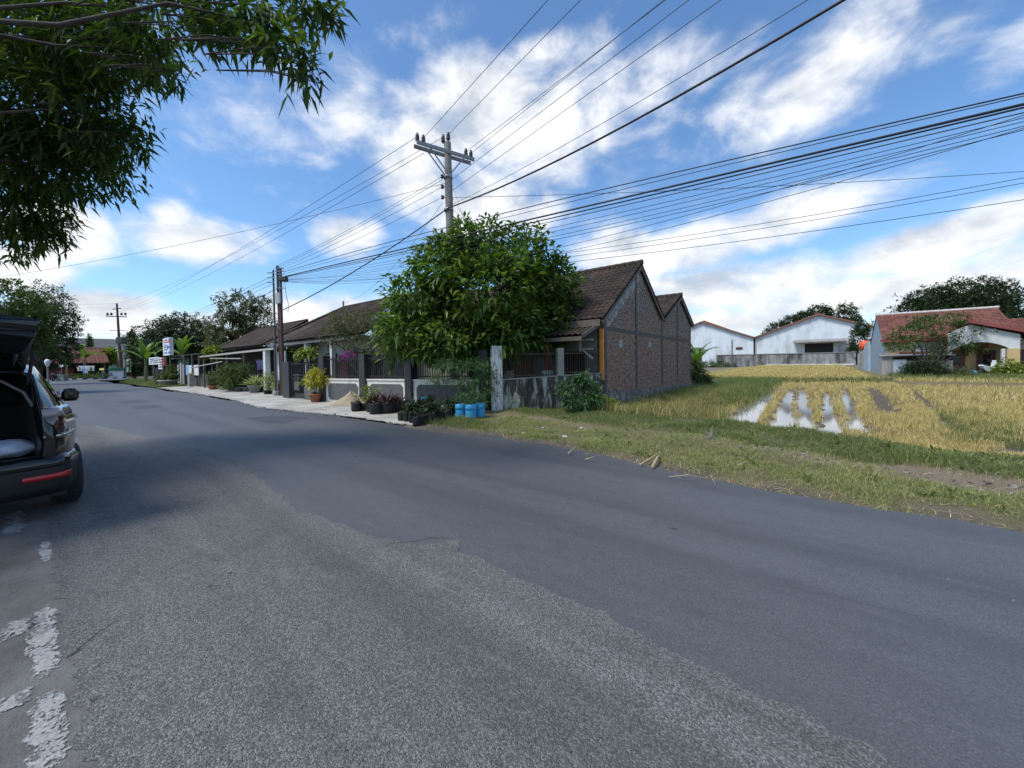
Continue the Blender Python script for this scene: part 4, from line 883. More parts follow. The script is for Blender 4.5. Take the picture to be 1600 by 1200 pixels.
# lean-to of concrete block in front
lt = thing('block_lean_to', 'low grey concrete block lean-to with white sheet door beside the pale blue wall', 'shed', (6, 43.6, .1), 'uv')
mb = MB(); mb.box(4.3, 4.95, 43.6, 43.75, 0, 1.62); mb.box(5.75, 8.2, 43.6, 43.75, 0, 1.25); mb.box(4.3, 4.45, 43.75, 46.1, 0, 1.62); mb.build('wall', plain('concrete_blockwork', (.36,.34,.32), (.28,.265,.25), .9, 6, .4), lt)
mb = MB(); mb.extr([(4.25, 43.4, 1.62), (8.3, 43.4, 1.62), (8.3, 43.4, 1.68), (4.25, 43.4, 1.68)], (0, 2.7, .12)); mb.build('roof', M_SHEET, lt)
MB().box(4.97, 5.72, 43.62, 43.68, .02, 1.35).build('door', plain('white_sheet_door', (.66,.70,.74), (.58,.62,.66), .5, 3), lt)
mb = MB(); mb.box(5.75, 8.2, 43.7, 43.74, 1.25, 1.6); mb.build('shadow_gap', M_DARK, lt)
# arched porch
pw = MB(); n_ = 14; px0, px1 = 8.25, 11.15; P_ = [(8.0, 43.9, 3.35), (8.0, 43.9, 2.05), (px0, 43.9, 2.05)]
for i in range(n_+1):
    q = i/n_; P_.append((px0 + (px1-px0)*q*.94, 43.9, 2.05 + .52*math.sin(math.pi*q)**.8))
P_ += [(11.45, 43.9, 2.05), (11.45, 43.9, 3.05), (9.1, 43.9, 3.9)]
pw.extr(P_, (0, .22, 0)); pw.build('porch_arch', M_WHITEWALL, rh)
MB().box(10.85, 11.45, 43.86, 44.2, 0, 2.05).build('yellow_column', M_YELL, rh, bev=.01); MB().box(10.62, 10.80, 43.95, 44.2, 0, 2.05).build('white_column', M_WHITEWALL, rh); MB().box(8.0, 8.22, 43.95, 44.2, 0, 2.05).build('white_column', M_WHITEWALL, rh)
MB().box(8.2, 11.45, 46.1, 46.2, 0, 3.1).build('porch_back_wall', M_YELL, rh)
for x in (8.35, 9.9): 
    w_ = MB().box(x, x+.95, 46.0, 46.09, .2, 2.0).build('door', M_MAROON, rh); MB().box(x+.3, x+.65, 45.97, 45.995, .8, 1.7).build('pane', M_GLASS, w_)
MB().box(8.3, 10.6, 43.7, 46.0, .0, .22).build('porch_step', plain('terracotta_tile', (.36,.11,.06), (.28,.08,.05), .5, 4), rh)
mb = MB(); mb.extr([(8.9, 43.55, 4.06), (12.9, 43.55, 2.72), (12.9, 43.55, 2.95), (8.9, 43.55, 4.30)], (0, .3, 0)); mb.build('verge_board', plain('red_fascia_paint', (.25,.06,.06), (.20,.05,.05), .6, 3), rh)
mb = MB(); tile_roof(mb, (8.95, 43.85, 4.30), (0, 5.2, 0), (4.1, 0, -1.42), .3, .32, .04, .03); mb.build('porch_roof', M_TILE_RED, rh)
gw = thing('garage_wing', 'garage wing with maroon folding doors at the edge of the red roofed house', 'garage', (14, 45, .1), 'uv')
MB().box(11.5, 17, 45.3, 45.5, 1.98, 2.75).build('wall', plain('grey_paint', (.48,.48,.48), (.42,.42,.42), .8, 3), gw); MB().box(11.55, 16.9, 45.32, 45.42, 0, 1.98).build('door', M_MAROON, gw)
mb = MB(); mb.box(11.4, 17, 44.9, 45.28, 2.42, 2.52); mb.build('ledge', M_WHITEWALL, gw); mb = MB(); tile_roof(mb, (12.2, 51, 4.6), (6, 0, 0), (0, -5.2, -1.75), .3, .32, .04, .03); mb.build('roof', M_TILE_RED, gw)
# ---------------------------------------------------------------- trees and plants
L_MANGO = leafmat('mango_leaf', (.018,.040,.009), (.040,.078,.016), (.10,.15,.035), .4, .42)
L_BIG = leafmat('broad_leaf', (.024,.060,.014), (.056,.118,.022), (.22,.30,.06), .40, .38)
L_DARK = leafmat('dark_leaf', (.012,.026,.010), (.024,.048,.016), (.055,.085,.028), .55, .2)
L_MID = leafmat('mid_leaf', (.028,.055,.014), (.06,.105,.025), (.13,.17,.05), .5, .25)
L_YELLOW = leafmat('yellow_green_leaf', (.06,.10,.015), (.16,.22,.03), (.34,.34,.06), .45, .3)
L_GREYG = leafmat('grey_green_leaf', (.05,.06,.028), (.09,.105,.045), (.17,.16,.07), .6, .2)
L_CROTON = leafmat('croton_leaf', (.16,.20,.03), (.42,.38,.05), (.62,.52,.10), .4, .25)
L_BANANA = leafmat('banana_leaf', (.05,.10,.02), (.10,.18,.03), (.20,.27,.06), .45, .3)
L_MAROON = leafmat('maroon_leaf', (.020,.010,.012), (.055,.018,.022), (.10,.035,.04), .4, .15, glow=(1.2,.8,.8))
L_VARIEG = leafmat('variegated_leaf', (.10,.16,.05), (.26,.32,.14), (.50,.50,.28), .45, .25)
L_FEATHER = leafmat('feather_leaf', (.025,.065,.022), (.05,.115,.040), (.10,.17,.07), .5, .25)
M_BARK = plain('bark', (.10,.085,.07), (.05,.043,.036), .95, 9, .8, bdist=.02)
M_STEM = plain('green_stem', (.14,.15,.06), (.10,.11,.05), .7, 9, .2)
def pxblobs(lst):
    """lumps of a crown: where the lump is seen, how far off, and its half width and half height in pixels at that distance"""
    out = []
    for px, py, d, rx, ry in lst:
        p = at(px, py, d); k = math.hypot(d, p[0])**.5*d**.5/FPX
        k = d/FPX
        out.append((*p, rx*k, rx*k, ry*k))
    return out
def tree(name, label, cat, base, blobs, mat, clusters, per, L, Wd, seed, r0=.12, droop=.25, outw=.7, group=None, shell=.45, nlimb=8, spread=.5, keep=None):
    t = thing(name, label, cat, base, 'w', group)
    crown('crown', t, mat, blobs, clusters, per, L, Wd, seed, droop, outw, shell, spread, keep)
    rr = random.Random(seed); bl = sorted(blobs, key=lambda b: -b[3])[:nlimb]
    limbs(t, M_BARK, base if name != 'mango_tree' else (base[0], base[1], 2.5), [(b[0], b[1], b[2] - b[5]*.1) for b in bl], r0, 'trunk' if name != 'mango_tree' else 'limbs', r0*.12, .12, seed)
    return t
# the mango tree that hangs over the parked car and the photographer
mblobs = pxblobs([(30,40,6,110,90), (130,60,5.8,95,80), (60,170,6,105,85), (150,180,5.9,60,60), (15,255,6.3,85,75), (105,245,6.2,75,60), (185,235,6,36,34), (215,228,5.9,18,20), (45,330,6.8,52,45), (72,360,6.8,30,24), (15,370,7,42,32),
   (205,70,5.4,60,55), (250,95,5.2,26,30), (285,118,5.1,14,14), (235,15,5,65,40), (330,5,4.8,75,32), (330,45,4.7,34,22), (400,30,4.6,55,38), (440,75,4.5,42,34), (390,75,4.5,26,18), (478,100,4.5,30,30), (500,128,4.5,14,14), (480,10,4.6,42,22), (515,15,4.6,14,10)])
mblobs += [(-8.8,3.6,5.8,1.8,1.8,1.3), (-8.2,.8,5.4,1.8,1.8,1.2), (-10,4.5,4.6,1.5,1.6,1.3), (-7.0,-1.2,5.2,1.6,1.6,1.0)]
def clear_car(P):                        # no leaves through the car or its raised tailgate
    return ~((P[:, 2] < 2.5))
mt = tree('mango_tree', 'large dark mango tree overhanging the parked black car', 'tree', (-8.4, 2.9, 0), mblobs, L_MANGO, 4600, 10, .20, .050, 21, .045, .45, .55, nlimb=16, shell=.2, spread=.65, keep=clear_car)
mb = MB(); rr = random.Random(5)
for b in mblobs[:23]:
    for _ in range(3):
        e = Vector((b[0]+rr.uniform(-.7,.7)*b[3], b[1]+rr.uniform(-.7,.7)*b[4], b[2]+rr.uniform(-.5,.5)*b[5])); s0 = Vector(b[:3]).lerp(Vector((-8.4,2.9,4.5)), .16); mb.tube([s0, s0.lerp(e, .5)+Vector((0,0,.06)), e], [.007,.005,.003], 5)
mb.build('twigs', M_BARK, mt)
MB().tube([(-8.4,2.9,-.1), (-8.45,2.95,.6), (-8.35,2.85,1.7), (-8.4,2.9,2.6)], [.36,.27,.24,.2], 12).build('bole', M_BARK, mt)
# the broad tree behind the street fence
bb = pxblobs([(752,382,13.8,48,38), (692,422,13.5,52,45), (815,405,14,55,42), (650,468,13.3,50,38), (765,455,13.4,90,60), (855,440,14,45,38), (882,480,14,26,34), (640,515,12.9,48,38), (705,525,13,58,42), (790,515,13.2,62,45), (850,510,13.8,45,38), (618,542,13,20,24), (665,545,12.9,30,18), (730,545,13,40,16), (725,395,13.6,40,40), (675,395,13.8,22,20)])
tree('broad_leaved_tree', 'dense rounded broad leaved tree behind the street fence, hiding the utility pole foot', 'tree', (-.9, 14.2, 0), bb, L_BIG, 2700, 7, .30, .115, 22, .13, .35, .75, shell=.5)
# thin grey-green tree with pink blossom
gb = pxblobs([(540,505,17,34,22), (590,500,16.6,34,24), (560,540,16.6,26,18), (600,532,15.4,34,26), (520,525,17,22,16), (618,505,15.2,26,20), (580,560,15.6,20,14)])
gt_ = tree('bougainvillea_tree', 'thin grey green tree with a pink blossom spray behind the street fence', 'tree', (*at(575,600,16.4)[:2], 0), gb, L_GREYG, 1000, 8, .11, .045, 23, .06, .3, shell=.3)
crown('blossom', gt_, leafmat('pink_blossom', (.22,.03,.18), (.34,.06,.28), (.45,.14,.38), .6, .3, glow=(1.2,.8,1.2)), pxblobs([(545,556,15.9,11,7), (538,560,15.9,7,5)]), 90, 6, .06, .05, 4)
# behind and beside
for nm, lb, base, bl, mat, n_, per, L, Wd, sd, r0 in (
  ('leafy_tree', 'bright green leafy tree behind the raised tailgate of the black car', (-30, 23, 0), [(10,475,24,48,38),(50,495,24,26,28),(15,525,24,50,30),(-40,500,24,50,50),(45,525,24,22,22)], L_MID, 1500, 9, .24, .11, 31, .2),
  ('leafy_tree', 'dark airy tree left of the road, beyond the bright green one', (-50, 40, 0), [(70,470,40,32,28),(90,500,40,28,22),(75,525,40,38,30),(95,545,40,22,26),(55,500,40,35,40),(112,495,40,12,6),(60,555,40,40,25)], L_DARK, 1500, 9, .30, .12, 32, .25),
  ('dome_tree', 'dark dome shaped tree behind the green shop and tall sign', (-50, 58, 0), [(280,530,58,52,30),(255,545,58,40,26),(305,545,58,34,28),(285,512,58,36,22),(235,558,58,28,22),(320,560,58,22,22)], L_DARK, 2400, 10, .42, .17, 33, .35),
  ('airy_tree', 'tall airy grey green tree behind the stall canopy', (-26.5, 38, 0), [(375,480,38,32,26),(360,510,38,32,22),(395,500,38,30,26),(375,535,38,42,24),(410,475,38,14,12),(345,530,38,22,20),(405,530,38,22,22)], L_GREYG, 1500, 9, .30, .12, 34, .2),
  ('leafy_tree', 'yellow leaved papaya like tree beside the far transformer pole', (-74, 70, 0), [(165,560,70,12,9),(172,553,70,9,8),(158,566,70,8,6)], L_YELLOW, 300, 8, .55, .3, 35, .15),
  ('rain_tree', 'wide flat domed rain tree rising behind the red roofed house', (99, 84, 0), [(1500,478,84,70,22),(1440,490,84,45,18),(1555,485,84,45,20),(1500,460,84,60,22),(1465,468,84,40,18),(1540,465,84,35,18),(1420,500,84,28,12),(1585,492,84,20,16),(1500,500,84,90,16)], L_DARK, 3600, 10, .60, .26, 36, .6),
  ('leafy_tree', 'dark tree squeezed between the warehouse and the pale blue gable', (67, 72, 0), [(1344,532,72,13,22),(1336,552,72,10,14),(1348,512,72,9,12),(1340,562,72,13,12)], L_DARK, 500, 9, .42, .18, 37, .2),
  ('leafy_tree', 'round crowned tree showing above the right slope of the big warehouse', (113, 135, 0), [(1322,495,135,18,16),(1312,505,135,14,12),(1335,505,135,12,12),(1322,482,135,12,8)], L_DARK, 600, 9, .7, .3, 38, .3),
  ('leafy_tree', 'low tree crown peeping over the ridge of the big warehouse', (104, 135, 0), [(1278,486,135,14,9),(1262,495,135,14,9),(1290,490,135,10,9)], L_DARK, 500, 9, .7, .3, 39, .3),
  ('leafy_tree', 'straggling low trees over the left slope of the big warehouse', (94, 135, 0), [(1235,503,135,14,9),(1215,512,135,14,8),(1250,497,135,10,9),(1200,520,135,8,6)], L_DARK, 500, 9, .7, .3, 40, .3),
  ('spreading_tree', 'spreading light crowned tree in the yard of the red roofed house', (*at(1452,588,29)[:2], .1), [(1425,520,29.5,26,12),(1410,535,29.5,22,10),(1470,500,29.5,34,11),(1500,520,29.5,34,11),(1530,525,29.5,18,9),(1480,540,29.5,30,9),(1440,505,29.5,22,10),(1515,545,29.5,20,8),(1455,555,29.5,16,8),(1395,542,29.5,12,6)], L_MID, 620, 8, .22, .09, 41, .07),
  ('round_bush', 'round dark green bush in front of the block lean-to', (*at(1443,597,28)[:2], .05), [(1444,579,28,25,16),(1429,586,28,13,11),(1460,586,28,14,11)], L_DARK, 1000, 9, .16, .06, 42, .08)):
    tree(nm, lb, 'bush' if 'bush' in nm else 'tree', base, pxblobs(bl), mat, n_, per, L, Wd, sd, r0)
# bushes at the foot of walls and by the yard
def bush(label, base, blobs, mat, n_, per, L, Wd, sd, name='shrub', droop=.4, cat='shrub', group=None):
    t = thing(name, label, cat, base, 'w', group)
    crown('foliage', t, mat, pxblobs(blobs), n_, per, L, Wd, sd, droop, .7, .2)
    limbs(t, M_STEM, base, [pxblobs([b])[0][:3] for b in blobs[:5]], .018, 'stem', .004, .2, sd)
    return t
bush('leafy green shrub growing against the mouldy side fence', g(905,640), [(908,596,11.3,16,10), (888,612,11.3,15,9), (924,608,11.4,15,14), (905,628,11.2,24,10), (880,600,11.4,9,6), (930,625,11.2,12,12), (912,585,11.5,7,6)], L_FEATHER, 380, 8, .13, .045, 51)
bush('small yellowish shrub at the corner of the brick gable', g(948,640), [(945,628,11.8,16,10), (958,632,11.8,12,8)], L_YELLOW, 160, 7, .07, .03, 52)
bush('feathery cassava like plant with layered leaves beside the white post', g(742,645), [(712,572,11.7,30,9), (745,570,11.7,28,9), (762,588,11.7,20,10), (690,592,11.7,22,7), (735,598,11.6,26,9), (755,612,11.6,22,10), (722,615,11.6,14,6), (742,628,11.5,20,8)], L_FEATHER, 330, 12, .13, .024, 53, 'feathery_plant', .35)
bush('tangle of low weeds by the far compound wall', (*at(1122,574,84)[:2], .3), [(1122,570,84,18,6), (1140,571,84,14,5), (1105,569,84,16,7)], L_MID, 200, 8, .4, .2, 54)
bush('low shrub patch at the right end of the compound wall', (*at(1245,573,84)[:2], .3), [(1245,570,84,22,3), (1190,572,84,12,4)], L_MID, 160, 8, .4, .16, 55)
bush('pale shrub among weeds beside the porch step', (*at(1500,592,27)[:2], .1), [(1500,580,27,16,9), (1515,586,27,12,8), (1485,588,27,12,7)], L_GREYG, 260, 8, .14, .05, 56)
bush('broad leaved plants beside the motor scooter', (*at(1575,590,27)[:2], .1), [(1572,573,27,14,10), (1590,580,27,12,9), (1562,583,27,10,6)], L_YELLOW, 140, 7, .3, .12, 57)
bush('vine trained over the trellis in front of the stall', g(372,608), [(362,575,23.6,18,10), (372,588,23.6,18,10), (345,585,24,16,12), (385,575,23.4,12,9), (358,600,23.6,16,8)], L_MID, 420, 8, .12, .06, 58, 'climbing_vine')
bush('bright green bush by the canopy corner of the dark shed', (*at(332,600,29)[:2], 0), [(334,548,29,10,6), (330,556,29,7,5)], L_YELLOW, 120, 7, .22, .12, 59)
bush('shrub with pots growing before the green shop', g(262,603), [(262,588,36,16,10), (272,580,36,10,12), (252,594,36,10,7)], L_MID, 260, 8, .2, .08, 60)
bush('row of clipped low plants along the far kerb', (*at(120,590,62)[:2], 0), [(120,588,62,22,3.5), (150,587,62,16,4), (140,589,62,16,3)], L_MID, 200, 8, .3, .1, 61)
bush('dark scrub closing the view behind the transformer pole', (*at(215,588,80)[:2], 0), [(215,565,80,24,22), (232,555,80,16,20), (200,572,80,14,14), (225,580,80,26,10)], L_DARK, 500, 9, .5, .2, 67, 'scrub', .3)
# banana plants
def banana(label, base, h, n_, L, seed, name='banana_plant', tilt=1.15):
    rr = random.Random(seed); t = thing(name, label, 'banana plant', base, 'w')
    b = Vector(base); MB().tube([b, b+Vector((.04,0,h*.5)), b+Vector((.02,.02,h))], [h*.075, h*.06, h*.035], 9).build('stem', M_STEM, t)
    for i in range(n_):
        a = i*2.399 + rr.uniform(-.3, .3); el0 = rr.uniform(.55, 1.35); l = L*rr.uniform(.75, 1.1); mb = MB(); wd = l*.10
        p = b+Vector((0,0,h*.95)); d = Vector((math.cos(a)*math.cos(el0), math.sin(a)*math.cos(el0), math.sin(el0))); vs = []; S = 12
        for j in range(S+1):
            q = j/S; w_ = wd*(math.sin(math.pi*min(1, max(0, (q-.12)/.88))**.7)**.6 if q > .12 else .06)*rr.uniform(.92, 1.05)
            sd = d.cross(Vector((0,0,1))); sd = sd.normalized() if sd.length > .01 else Vector((1,0,0)); nr = sd.cross(d)
            vs += [p - sd*w_ + nr*w_*.35, p, p + sd*w_ + nr*w_*.35]
            p = p + d*(l/S); d = (d + Vector((0,0,-tilt*q*.28))).normalized()
        mb.add(vs, [(3*j+e, 3*j+e+1, 3*j+e+4, 3*j+e+3) for j in range(S) for e in (0, 1)], 0, True)
        mb.build('leaf', L_BANANA, t)
    return t
banana('bright banana plant at the far end of the brick gable', (*at(1089,606,24.3)[:2], -.1), 1.5, 9, 1.7, 1)
bush('leafy undergrowth at the foot of the banana by the brick gable', (*at(1092,606,23.6)[:2], -.1), [(1092,588,23.6,14,14), (1104,596,23.6,8,9), (1088,572,24,9,9)], L_MID, 260, 8, .2, .08, 62)
banana('banana plant between the white board and the ivy covered pole', g(228,597), 2.6, 9, 3.0, 2)
banana('banana plant rising behind the tall white sign', (-36, 42, 0), 3.0, 9, 2.8, 3)
banana('dark leaved banana plant in front of the red tiled house', (*at(133,590,63)[:2], 0), 3.4, 9, 3.4, 4)
banana('small banana plant by the posts of the red tiled house', (*at(104,592,60)[:2], 0), 2.0, 7, 2.2, 5)
cy = thing('column_conifer', 'pale slender conifer in front of the grey hipped roof', 'tree', (*at(140,590,72)[:2], 0), 'w')
crown('crown', cy, L_MID, pxblobs([(140,548,72,4.5,10), (140,535,72,3,8), (140,527,72,1.6,5)]), 300, 7, .3, .12, 63, .1); limbs(cy, M_BARK, (*at(140,590,72)[:2], 0), [at(140,535,72)], .12)
sp = thing('spiky_conifer', 'small spiky conifer before the right end of the warehouse', 'tree', (*at(1333,572,78)[:2], .25), 'w')
crown('crown', sp, L_DARK, pxblobs([(1333,560,78,10,4), (1332,550,78,7,4), (1331,540,78,5,4), (1331,532,78,2,4)]), 240, 8, .5, .1, 64, .1, 1.2); limbs(sp, M_BARK, (*at(1333,572,78)[:2], .25), [at(1331,532,78)], .1)

# ---------------------------------------------------------------- potted plants, bags and buckets
M_TERRA = plain('terracotta', (.34,.13,.07), (.24,.10,.06), .85, 7, .3); M_POTGREY = plain('grey_pot', (.26,.27,.27), (.18,.19,.19), .7, 6, .2); M_POTWHITE = plain('white_pot', (.60,.60,.57), (.45,.45,.42), .7, 6, .2)
M_SOIL = plain('potting_soil', (.035,.026,.02), (.055,.04,.03), .98, 30, .8)
M_BAG = plain('black_polybag', (.010,.010,.0105), (.018,.018,.019), .42, 14, .9, .02, spec=.3)
M_BLUEBKT = plain('blue_plastic', (.045,.33,.62), (.035,.26,.52), .4, 4, .1, stain=(.20,.24,.24), st_lo=.6, st_hi=.8, st_scale=6)
def localcrown(par, mat, blobs, n_, per, L, Wd, seed, droop=.3, outw=.8, name='leaves'):
    return crown(name, par, mat, blobs, n_, per, L, Wd, seed, droop, outw, .15)
def pot(label, base, r_, h, pmat, lmat, kind, ph, seed, group=None, cat='potted plant', name='potted_plant'):
    t = bpy.data.objects.new(name, None); COL.objects.link(t); t.location = base; OFF[t] = (0, 0, 0); tag(t, label, cat, group)
    MB().lathe(0, 0, [(r_*.1, .0), (r_*.72, 0), (r_*.97, h*.86), (r_*1.07, h*.86), (r_*1.07, h), (r_*.92, h)], 18).build('pot', pmat, t)
    MB().lathe(0, 0, [(.001, h*.93), (r_*.95, h*.9)], 14).build('soil', M_SOIL, t)
    if kind == 'bush': localcrown(t, lmat, [(0, 0, h+ph*.5, ph*.42, ph*.42, ph*.5), (ph*.12, 0, h+ph*.75, ph*.3, ph*.3, ph*.3), (-ph*.15, ph*.05, h+ph*.35, ph*.3, ph*.3, ph*.3)], int(110), 7, .13, .045, seed)
    elif kind == 'spiky':
        rs_ = np.random.RandomState(seed); n_ = 60; a = rs_.uniform(0, 6.28, n_); e = rs_.uniform(.35, 1.45, n_)
        d = np.stack([np.cos(a)*np.cos(e), np.sin(a)*np.cos(e), np.sin(e)], 1)
        V, F_ = leaves_mesh(np.tile([0, 0, h*.95], (n_, 1)), d, ph*rs_.uniform(.7, 1.15, n_), np.full(n_, ph*.075), .25, rs_); npmesh('leaves', V, [F_], lmat, t)
    return t
cp = pot('yellow croton bush in a terracotta pot before the gate', (*g(493,629)[:2], .03), .23, .34, M_TERRA, L_CROTON, '', 1, 1)
crown('leaves', cp, L_CROTON, [(0,0,1.02,.36,.36,.34), (-.25,.05,.82,.2,.2,.2), (.22,0,.9,.26,.26,.22), (.45,.1,1.05,.18,.18,.1), (0,.1,1.22,.2,.2,.16)], 210, 7, .15, .042, 70, .3, .8, .25)
mb = MB()
for x, y in ((-.2,.05), (.2,0), (0,.1), (.04,-.1)): mb.tube([(0,0,.3), (x*.4, y, .55), (x, y, .85)], [.014,.011,.006], 5)
mb.build('stems', M_STEM, cp)
V, F_ = leaves_mesh(np.tile([0, 0, .33], (16, 1)), np.stack([np.cos(np.arange(16)*2.4), np.sin(np.arange(16)*2.4), np.full(16, .7)], 1), np.full(16, .26), np.full(16, .05), .2, np.random.RandomState(3)); npmesh('lower_leaves', V, [F_], L_MAROON, cp)
fr = thing('young_papaya', 'slender young papaya with a tuft of yellow green leaves by the gate', 'plant', (*g(486,624)[:2], .03), 'w')
b0 = Vector((*g(486,624)[:2], .03)); tp = Vector(at(479,556,b0.y)); MB().tube([b0, b0.lerp(tp, .5)+Vector((.05,0,0)), tp], [.035,.03,.022], 7).build('stem', M_STEM, fr)
crown('leaves', fr, L_YELLOW, pxblobs([(470,552,b0.y,9,5), (486,551,b0.y,9,6), (479,548,b0.y,9,4)]), 55, 6, .2, .085, 71, .45, 1.0)
row = [('bush','low bush in a broken terracotta pot at the left end of the stall row',(333,609),.30,.28,M_TERRA,L_GREYG,.75,0), ('bush','small pale plant in a white pot beside the terracotta one',(347,610),.22,.26,M_POTWHITE,L_MID,.5,0),
 ('bush','plant in a round white footed planter under the vine',(360,611),.34,.34,M_POTWHITE,L_VARIEG,.45,0), ('bush','flowering plant in a grey pot, middle of the stall row',(374,612),.26,.26,M_POTGREY,L_MID,.8,0),
 ('bush','leafy plant in a dark pot left of the big spiky plant',(385,612),.24,.26,M_POTGREY,L_MID,.65,0), ('spiky','big spiky yellow striped plant in a large grey pot',(398,614),.34,.42,M_POTGREY,L_VARIEG,1.05,0),
 ('bush','small dark leaved pot right of the big spiky plant',(408,613),.2,.3,M_BAG,L_DARK,.4,0), ('bush','variegated bushy plant beside the twin poles',(420,616),.3,.2,M_BAG,L_VARIEG,1.0,0), ('bush','variegated plant in a white bucket at the pole foot',(433,618),.17,.26,M_POTWHITE,L_VARIEG,.35,0)]
for i, (kd, lb, p, r_, h, pm, lm, ph, _) in enumerate(row):
    q = g(*p); pot(lb, (q[0], q[1], .03 if i else .02), r_, h, pm, lm, kd, ph, 80+i, 'potted plants in front of the stall')
pot('pale stone tub with a small shrub by the green shop', g(259,603), .5, .5, M_POTWHITE, L_MID, 'bush', .7, 95, 'pots by the green shop'); pot('round grey tub beside the pale one at the green shop', g(269,603), .45, .5, M_POTGREY, L_MID, 'bush', .5, 96, 'pots by the green shop')
# black grow bags
def growbag(label, base, r_, h, lmat, kind, ph, seed, group):
    rr = random.Random(seed); t = bpy.data.objects.new('grow_bag', None); COL.objects.link(t); t.location = base; t.rotation_euler = (0, 0, rr.uniform(0, 6)); OFF[t] = (0, 0, 0); tag(t, label, 'grow bag', group)
    mb = MB(); n_ = 18; pr = [(.5, 0), (.93, .0), (1.03, .25), (1.0, .6), (1.06, .86), (1.0, 1.0), (.9, .94), (.86, .8)]; vs = []
    for j, (q, z) in enumerate(pr):
        for k_ in range(n_):
            a = 2*math.pi*k_/n_; w_ = 1 + .06*math.sin(a*5+seed+z*3) + rr.uniform(-.035, .035); e = .07*math.sin(a*3+seed) + rr.uniform(-.03, .05) if j in (4, 5) else 0
            vs.append((r_*q*w_*math.cos(a), r_*q*w_*math.sin(a), h*(z+e)))
    mb.add(vs, [(i*n_+k_, i*n_+(k_+1)%n_, (i+1)*n_+(k_+1)%n_, (i+1)*n_+k_) for i in range(len(pr)-1) for k_ in range(n_)], 0, True); mb.build('bag', M_BAG, t)
    MB().lathe(0, 0, [(.001, h*.83), (r_*.88, h*.8)], 12).build('soil', M_SOIL, t)
    if kind == 'spiky':
        rs_ = np.random.RandomState(seed); k2 = 34; a = rs_.uniform(0, 6.28, k2); e = rs_.uniform(.3, 1.4, k2); d = np.stack([np.cos(a)*np.cos(e), np.sin(a)*np.cos(e), np.sin(e)], 1)
        V, F_ = leaves_mesh(np.tile([0, 0, h*.85], (k2, 1)), d, ph*rs_.uniform(.6, 1.15, k2), np.full(k2, .045), .2, rs_); npmesh('leaves', V, [F_], lmat, t)
    elif kind == 'bush': localcrown(t, lmat, [(0, 0, h+ph*.45, ph*.4, ph*.4, ph*.45)], 45, 6, .12, .055, seed)
    elif kind == 'sprig': localcrown(t, lmat, [(0, 0, h+.06, .09, .09, .09)], 9, 4, .10, .04, seed)
    return t
G1 = 'large grow bags in front of the fence'
for i, (x, y, r_, h, kd, lm, ph, lb) in enumerate((
  (557,642,.15,.30,'sprig',L_DARK,.1,'crumpled grow bag next to the sand heap'), (571,641,.13,.24,'',L_DARK,.1,'short empty grow bag between the crumpled one and the green plant'), (580,643,.14,.30,'bush',L_YELLOW,.62,'grow bag with a bright green plant'),
  (588,646,.20,.34,'spiky',L_MAROON,.62,'grow bag with long maroon leaves nearest the bright green plant'), (605,645,.21,.34,'spiky',L_MAROON,.58,'wide grow bag with maroon leaves, middle of the row'), (617,643,.19,.33,'spiky',L_MAROON,.5,'grow bag with maroon leaves at the right of the row'), (630,640,.19,.30,'sprig',L_MAROON,.3,'slumped grow bag by the second cream panel'))):
    q = g(x, y, .03); growbag(lb, (q[0], q[1], .03), r_, h, lm, kd, ph, 100+i, G1)
rr = random.Random(12); G2 = 'small seedling bags beside the blue buckets'; spots = []
for (x, y) in ((628,657),(637,658),(646,660),(652,665),(660,662),(668,659),(676,661),(684,658),(640,651),(650,653),(660,653),(670,652),(680,652),(690,654),(698,656),(705,652),(660,646),(672,646),(684,646),(695,647),(706,646),(648,646)):
    spots.append((x, y))
for i, (x, y) in enumerate(spots):
    q = g(x, y, .02); lb = 'small black seedling bag in the crowded cluster left of the blue buckets'
    kd = rr.choice(['sprig', 'sprig', 'bush', '']); growbag(lb, (q[0], q[1], .02), rr.uniform(.095, .125), rr.uniform(.2, .27), rr.choice([L_DARK, L_MID, L_DARK]), kd, .3, 130+i, G2)
for i, (x, y, s, lb) in enumerate(((720,652,1,'blue cut bucket, left of the three standing together'), (736,653,1.04,'blue cut bucket, middle of the three standing together'), (750,651,.98,'blue cut bucket, nearest the white fence post'))):
    q = g(x, y, .03); t = bpy.data.objects.new('blue_bucket', None); COL.objects.link(t); t.location = (q[0], q[1], .03); OFF[t] = (0,0,0); tag(t, lb, 'bucket', 'blue buckets')
    r_ = .148*s; MB().lathe(0, 0, [(.02, 0), (r_*.95, 0), (r_*.97, .04), (r_*1.0, .20), (r_*1.0, .235), (r_*1.07, .245), (r_*1.07, .30), (r_*1.03, .33), (r_*1.0, .375), (r_*.93, .375), (r_*.92, .2)], 26).build('bucket', M_BLUEBKT, t)
    MB().lathe(0, 0, [(.001, .33), (r_*.94, .32)], 14).build('soil', M_SOIL, t); localcrown(t, L_FEATHER, [(0, 0, .5, .12, .12, .16)], 26, 6, .16, .02, 160+i, .2, 1.0)
q = g(665,640,.03); t = bpy.data.objects.new('blue_basin', None); COL.objects.link(t); t.location = (q[0], q[1], .28); t.rotation_euler = (.2, .1, 0); OFF[t] = (0,0,0)
tag(t, 'upturned pale blue basin lying on the bags behind the seedlings', 'basin'); MB().lathe(0, 0, [(.18, 0), (.19, .02), (.165, .11), (.14, .14), (.001, .15)], 22).build('shell', M_BLUEBKT, t)
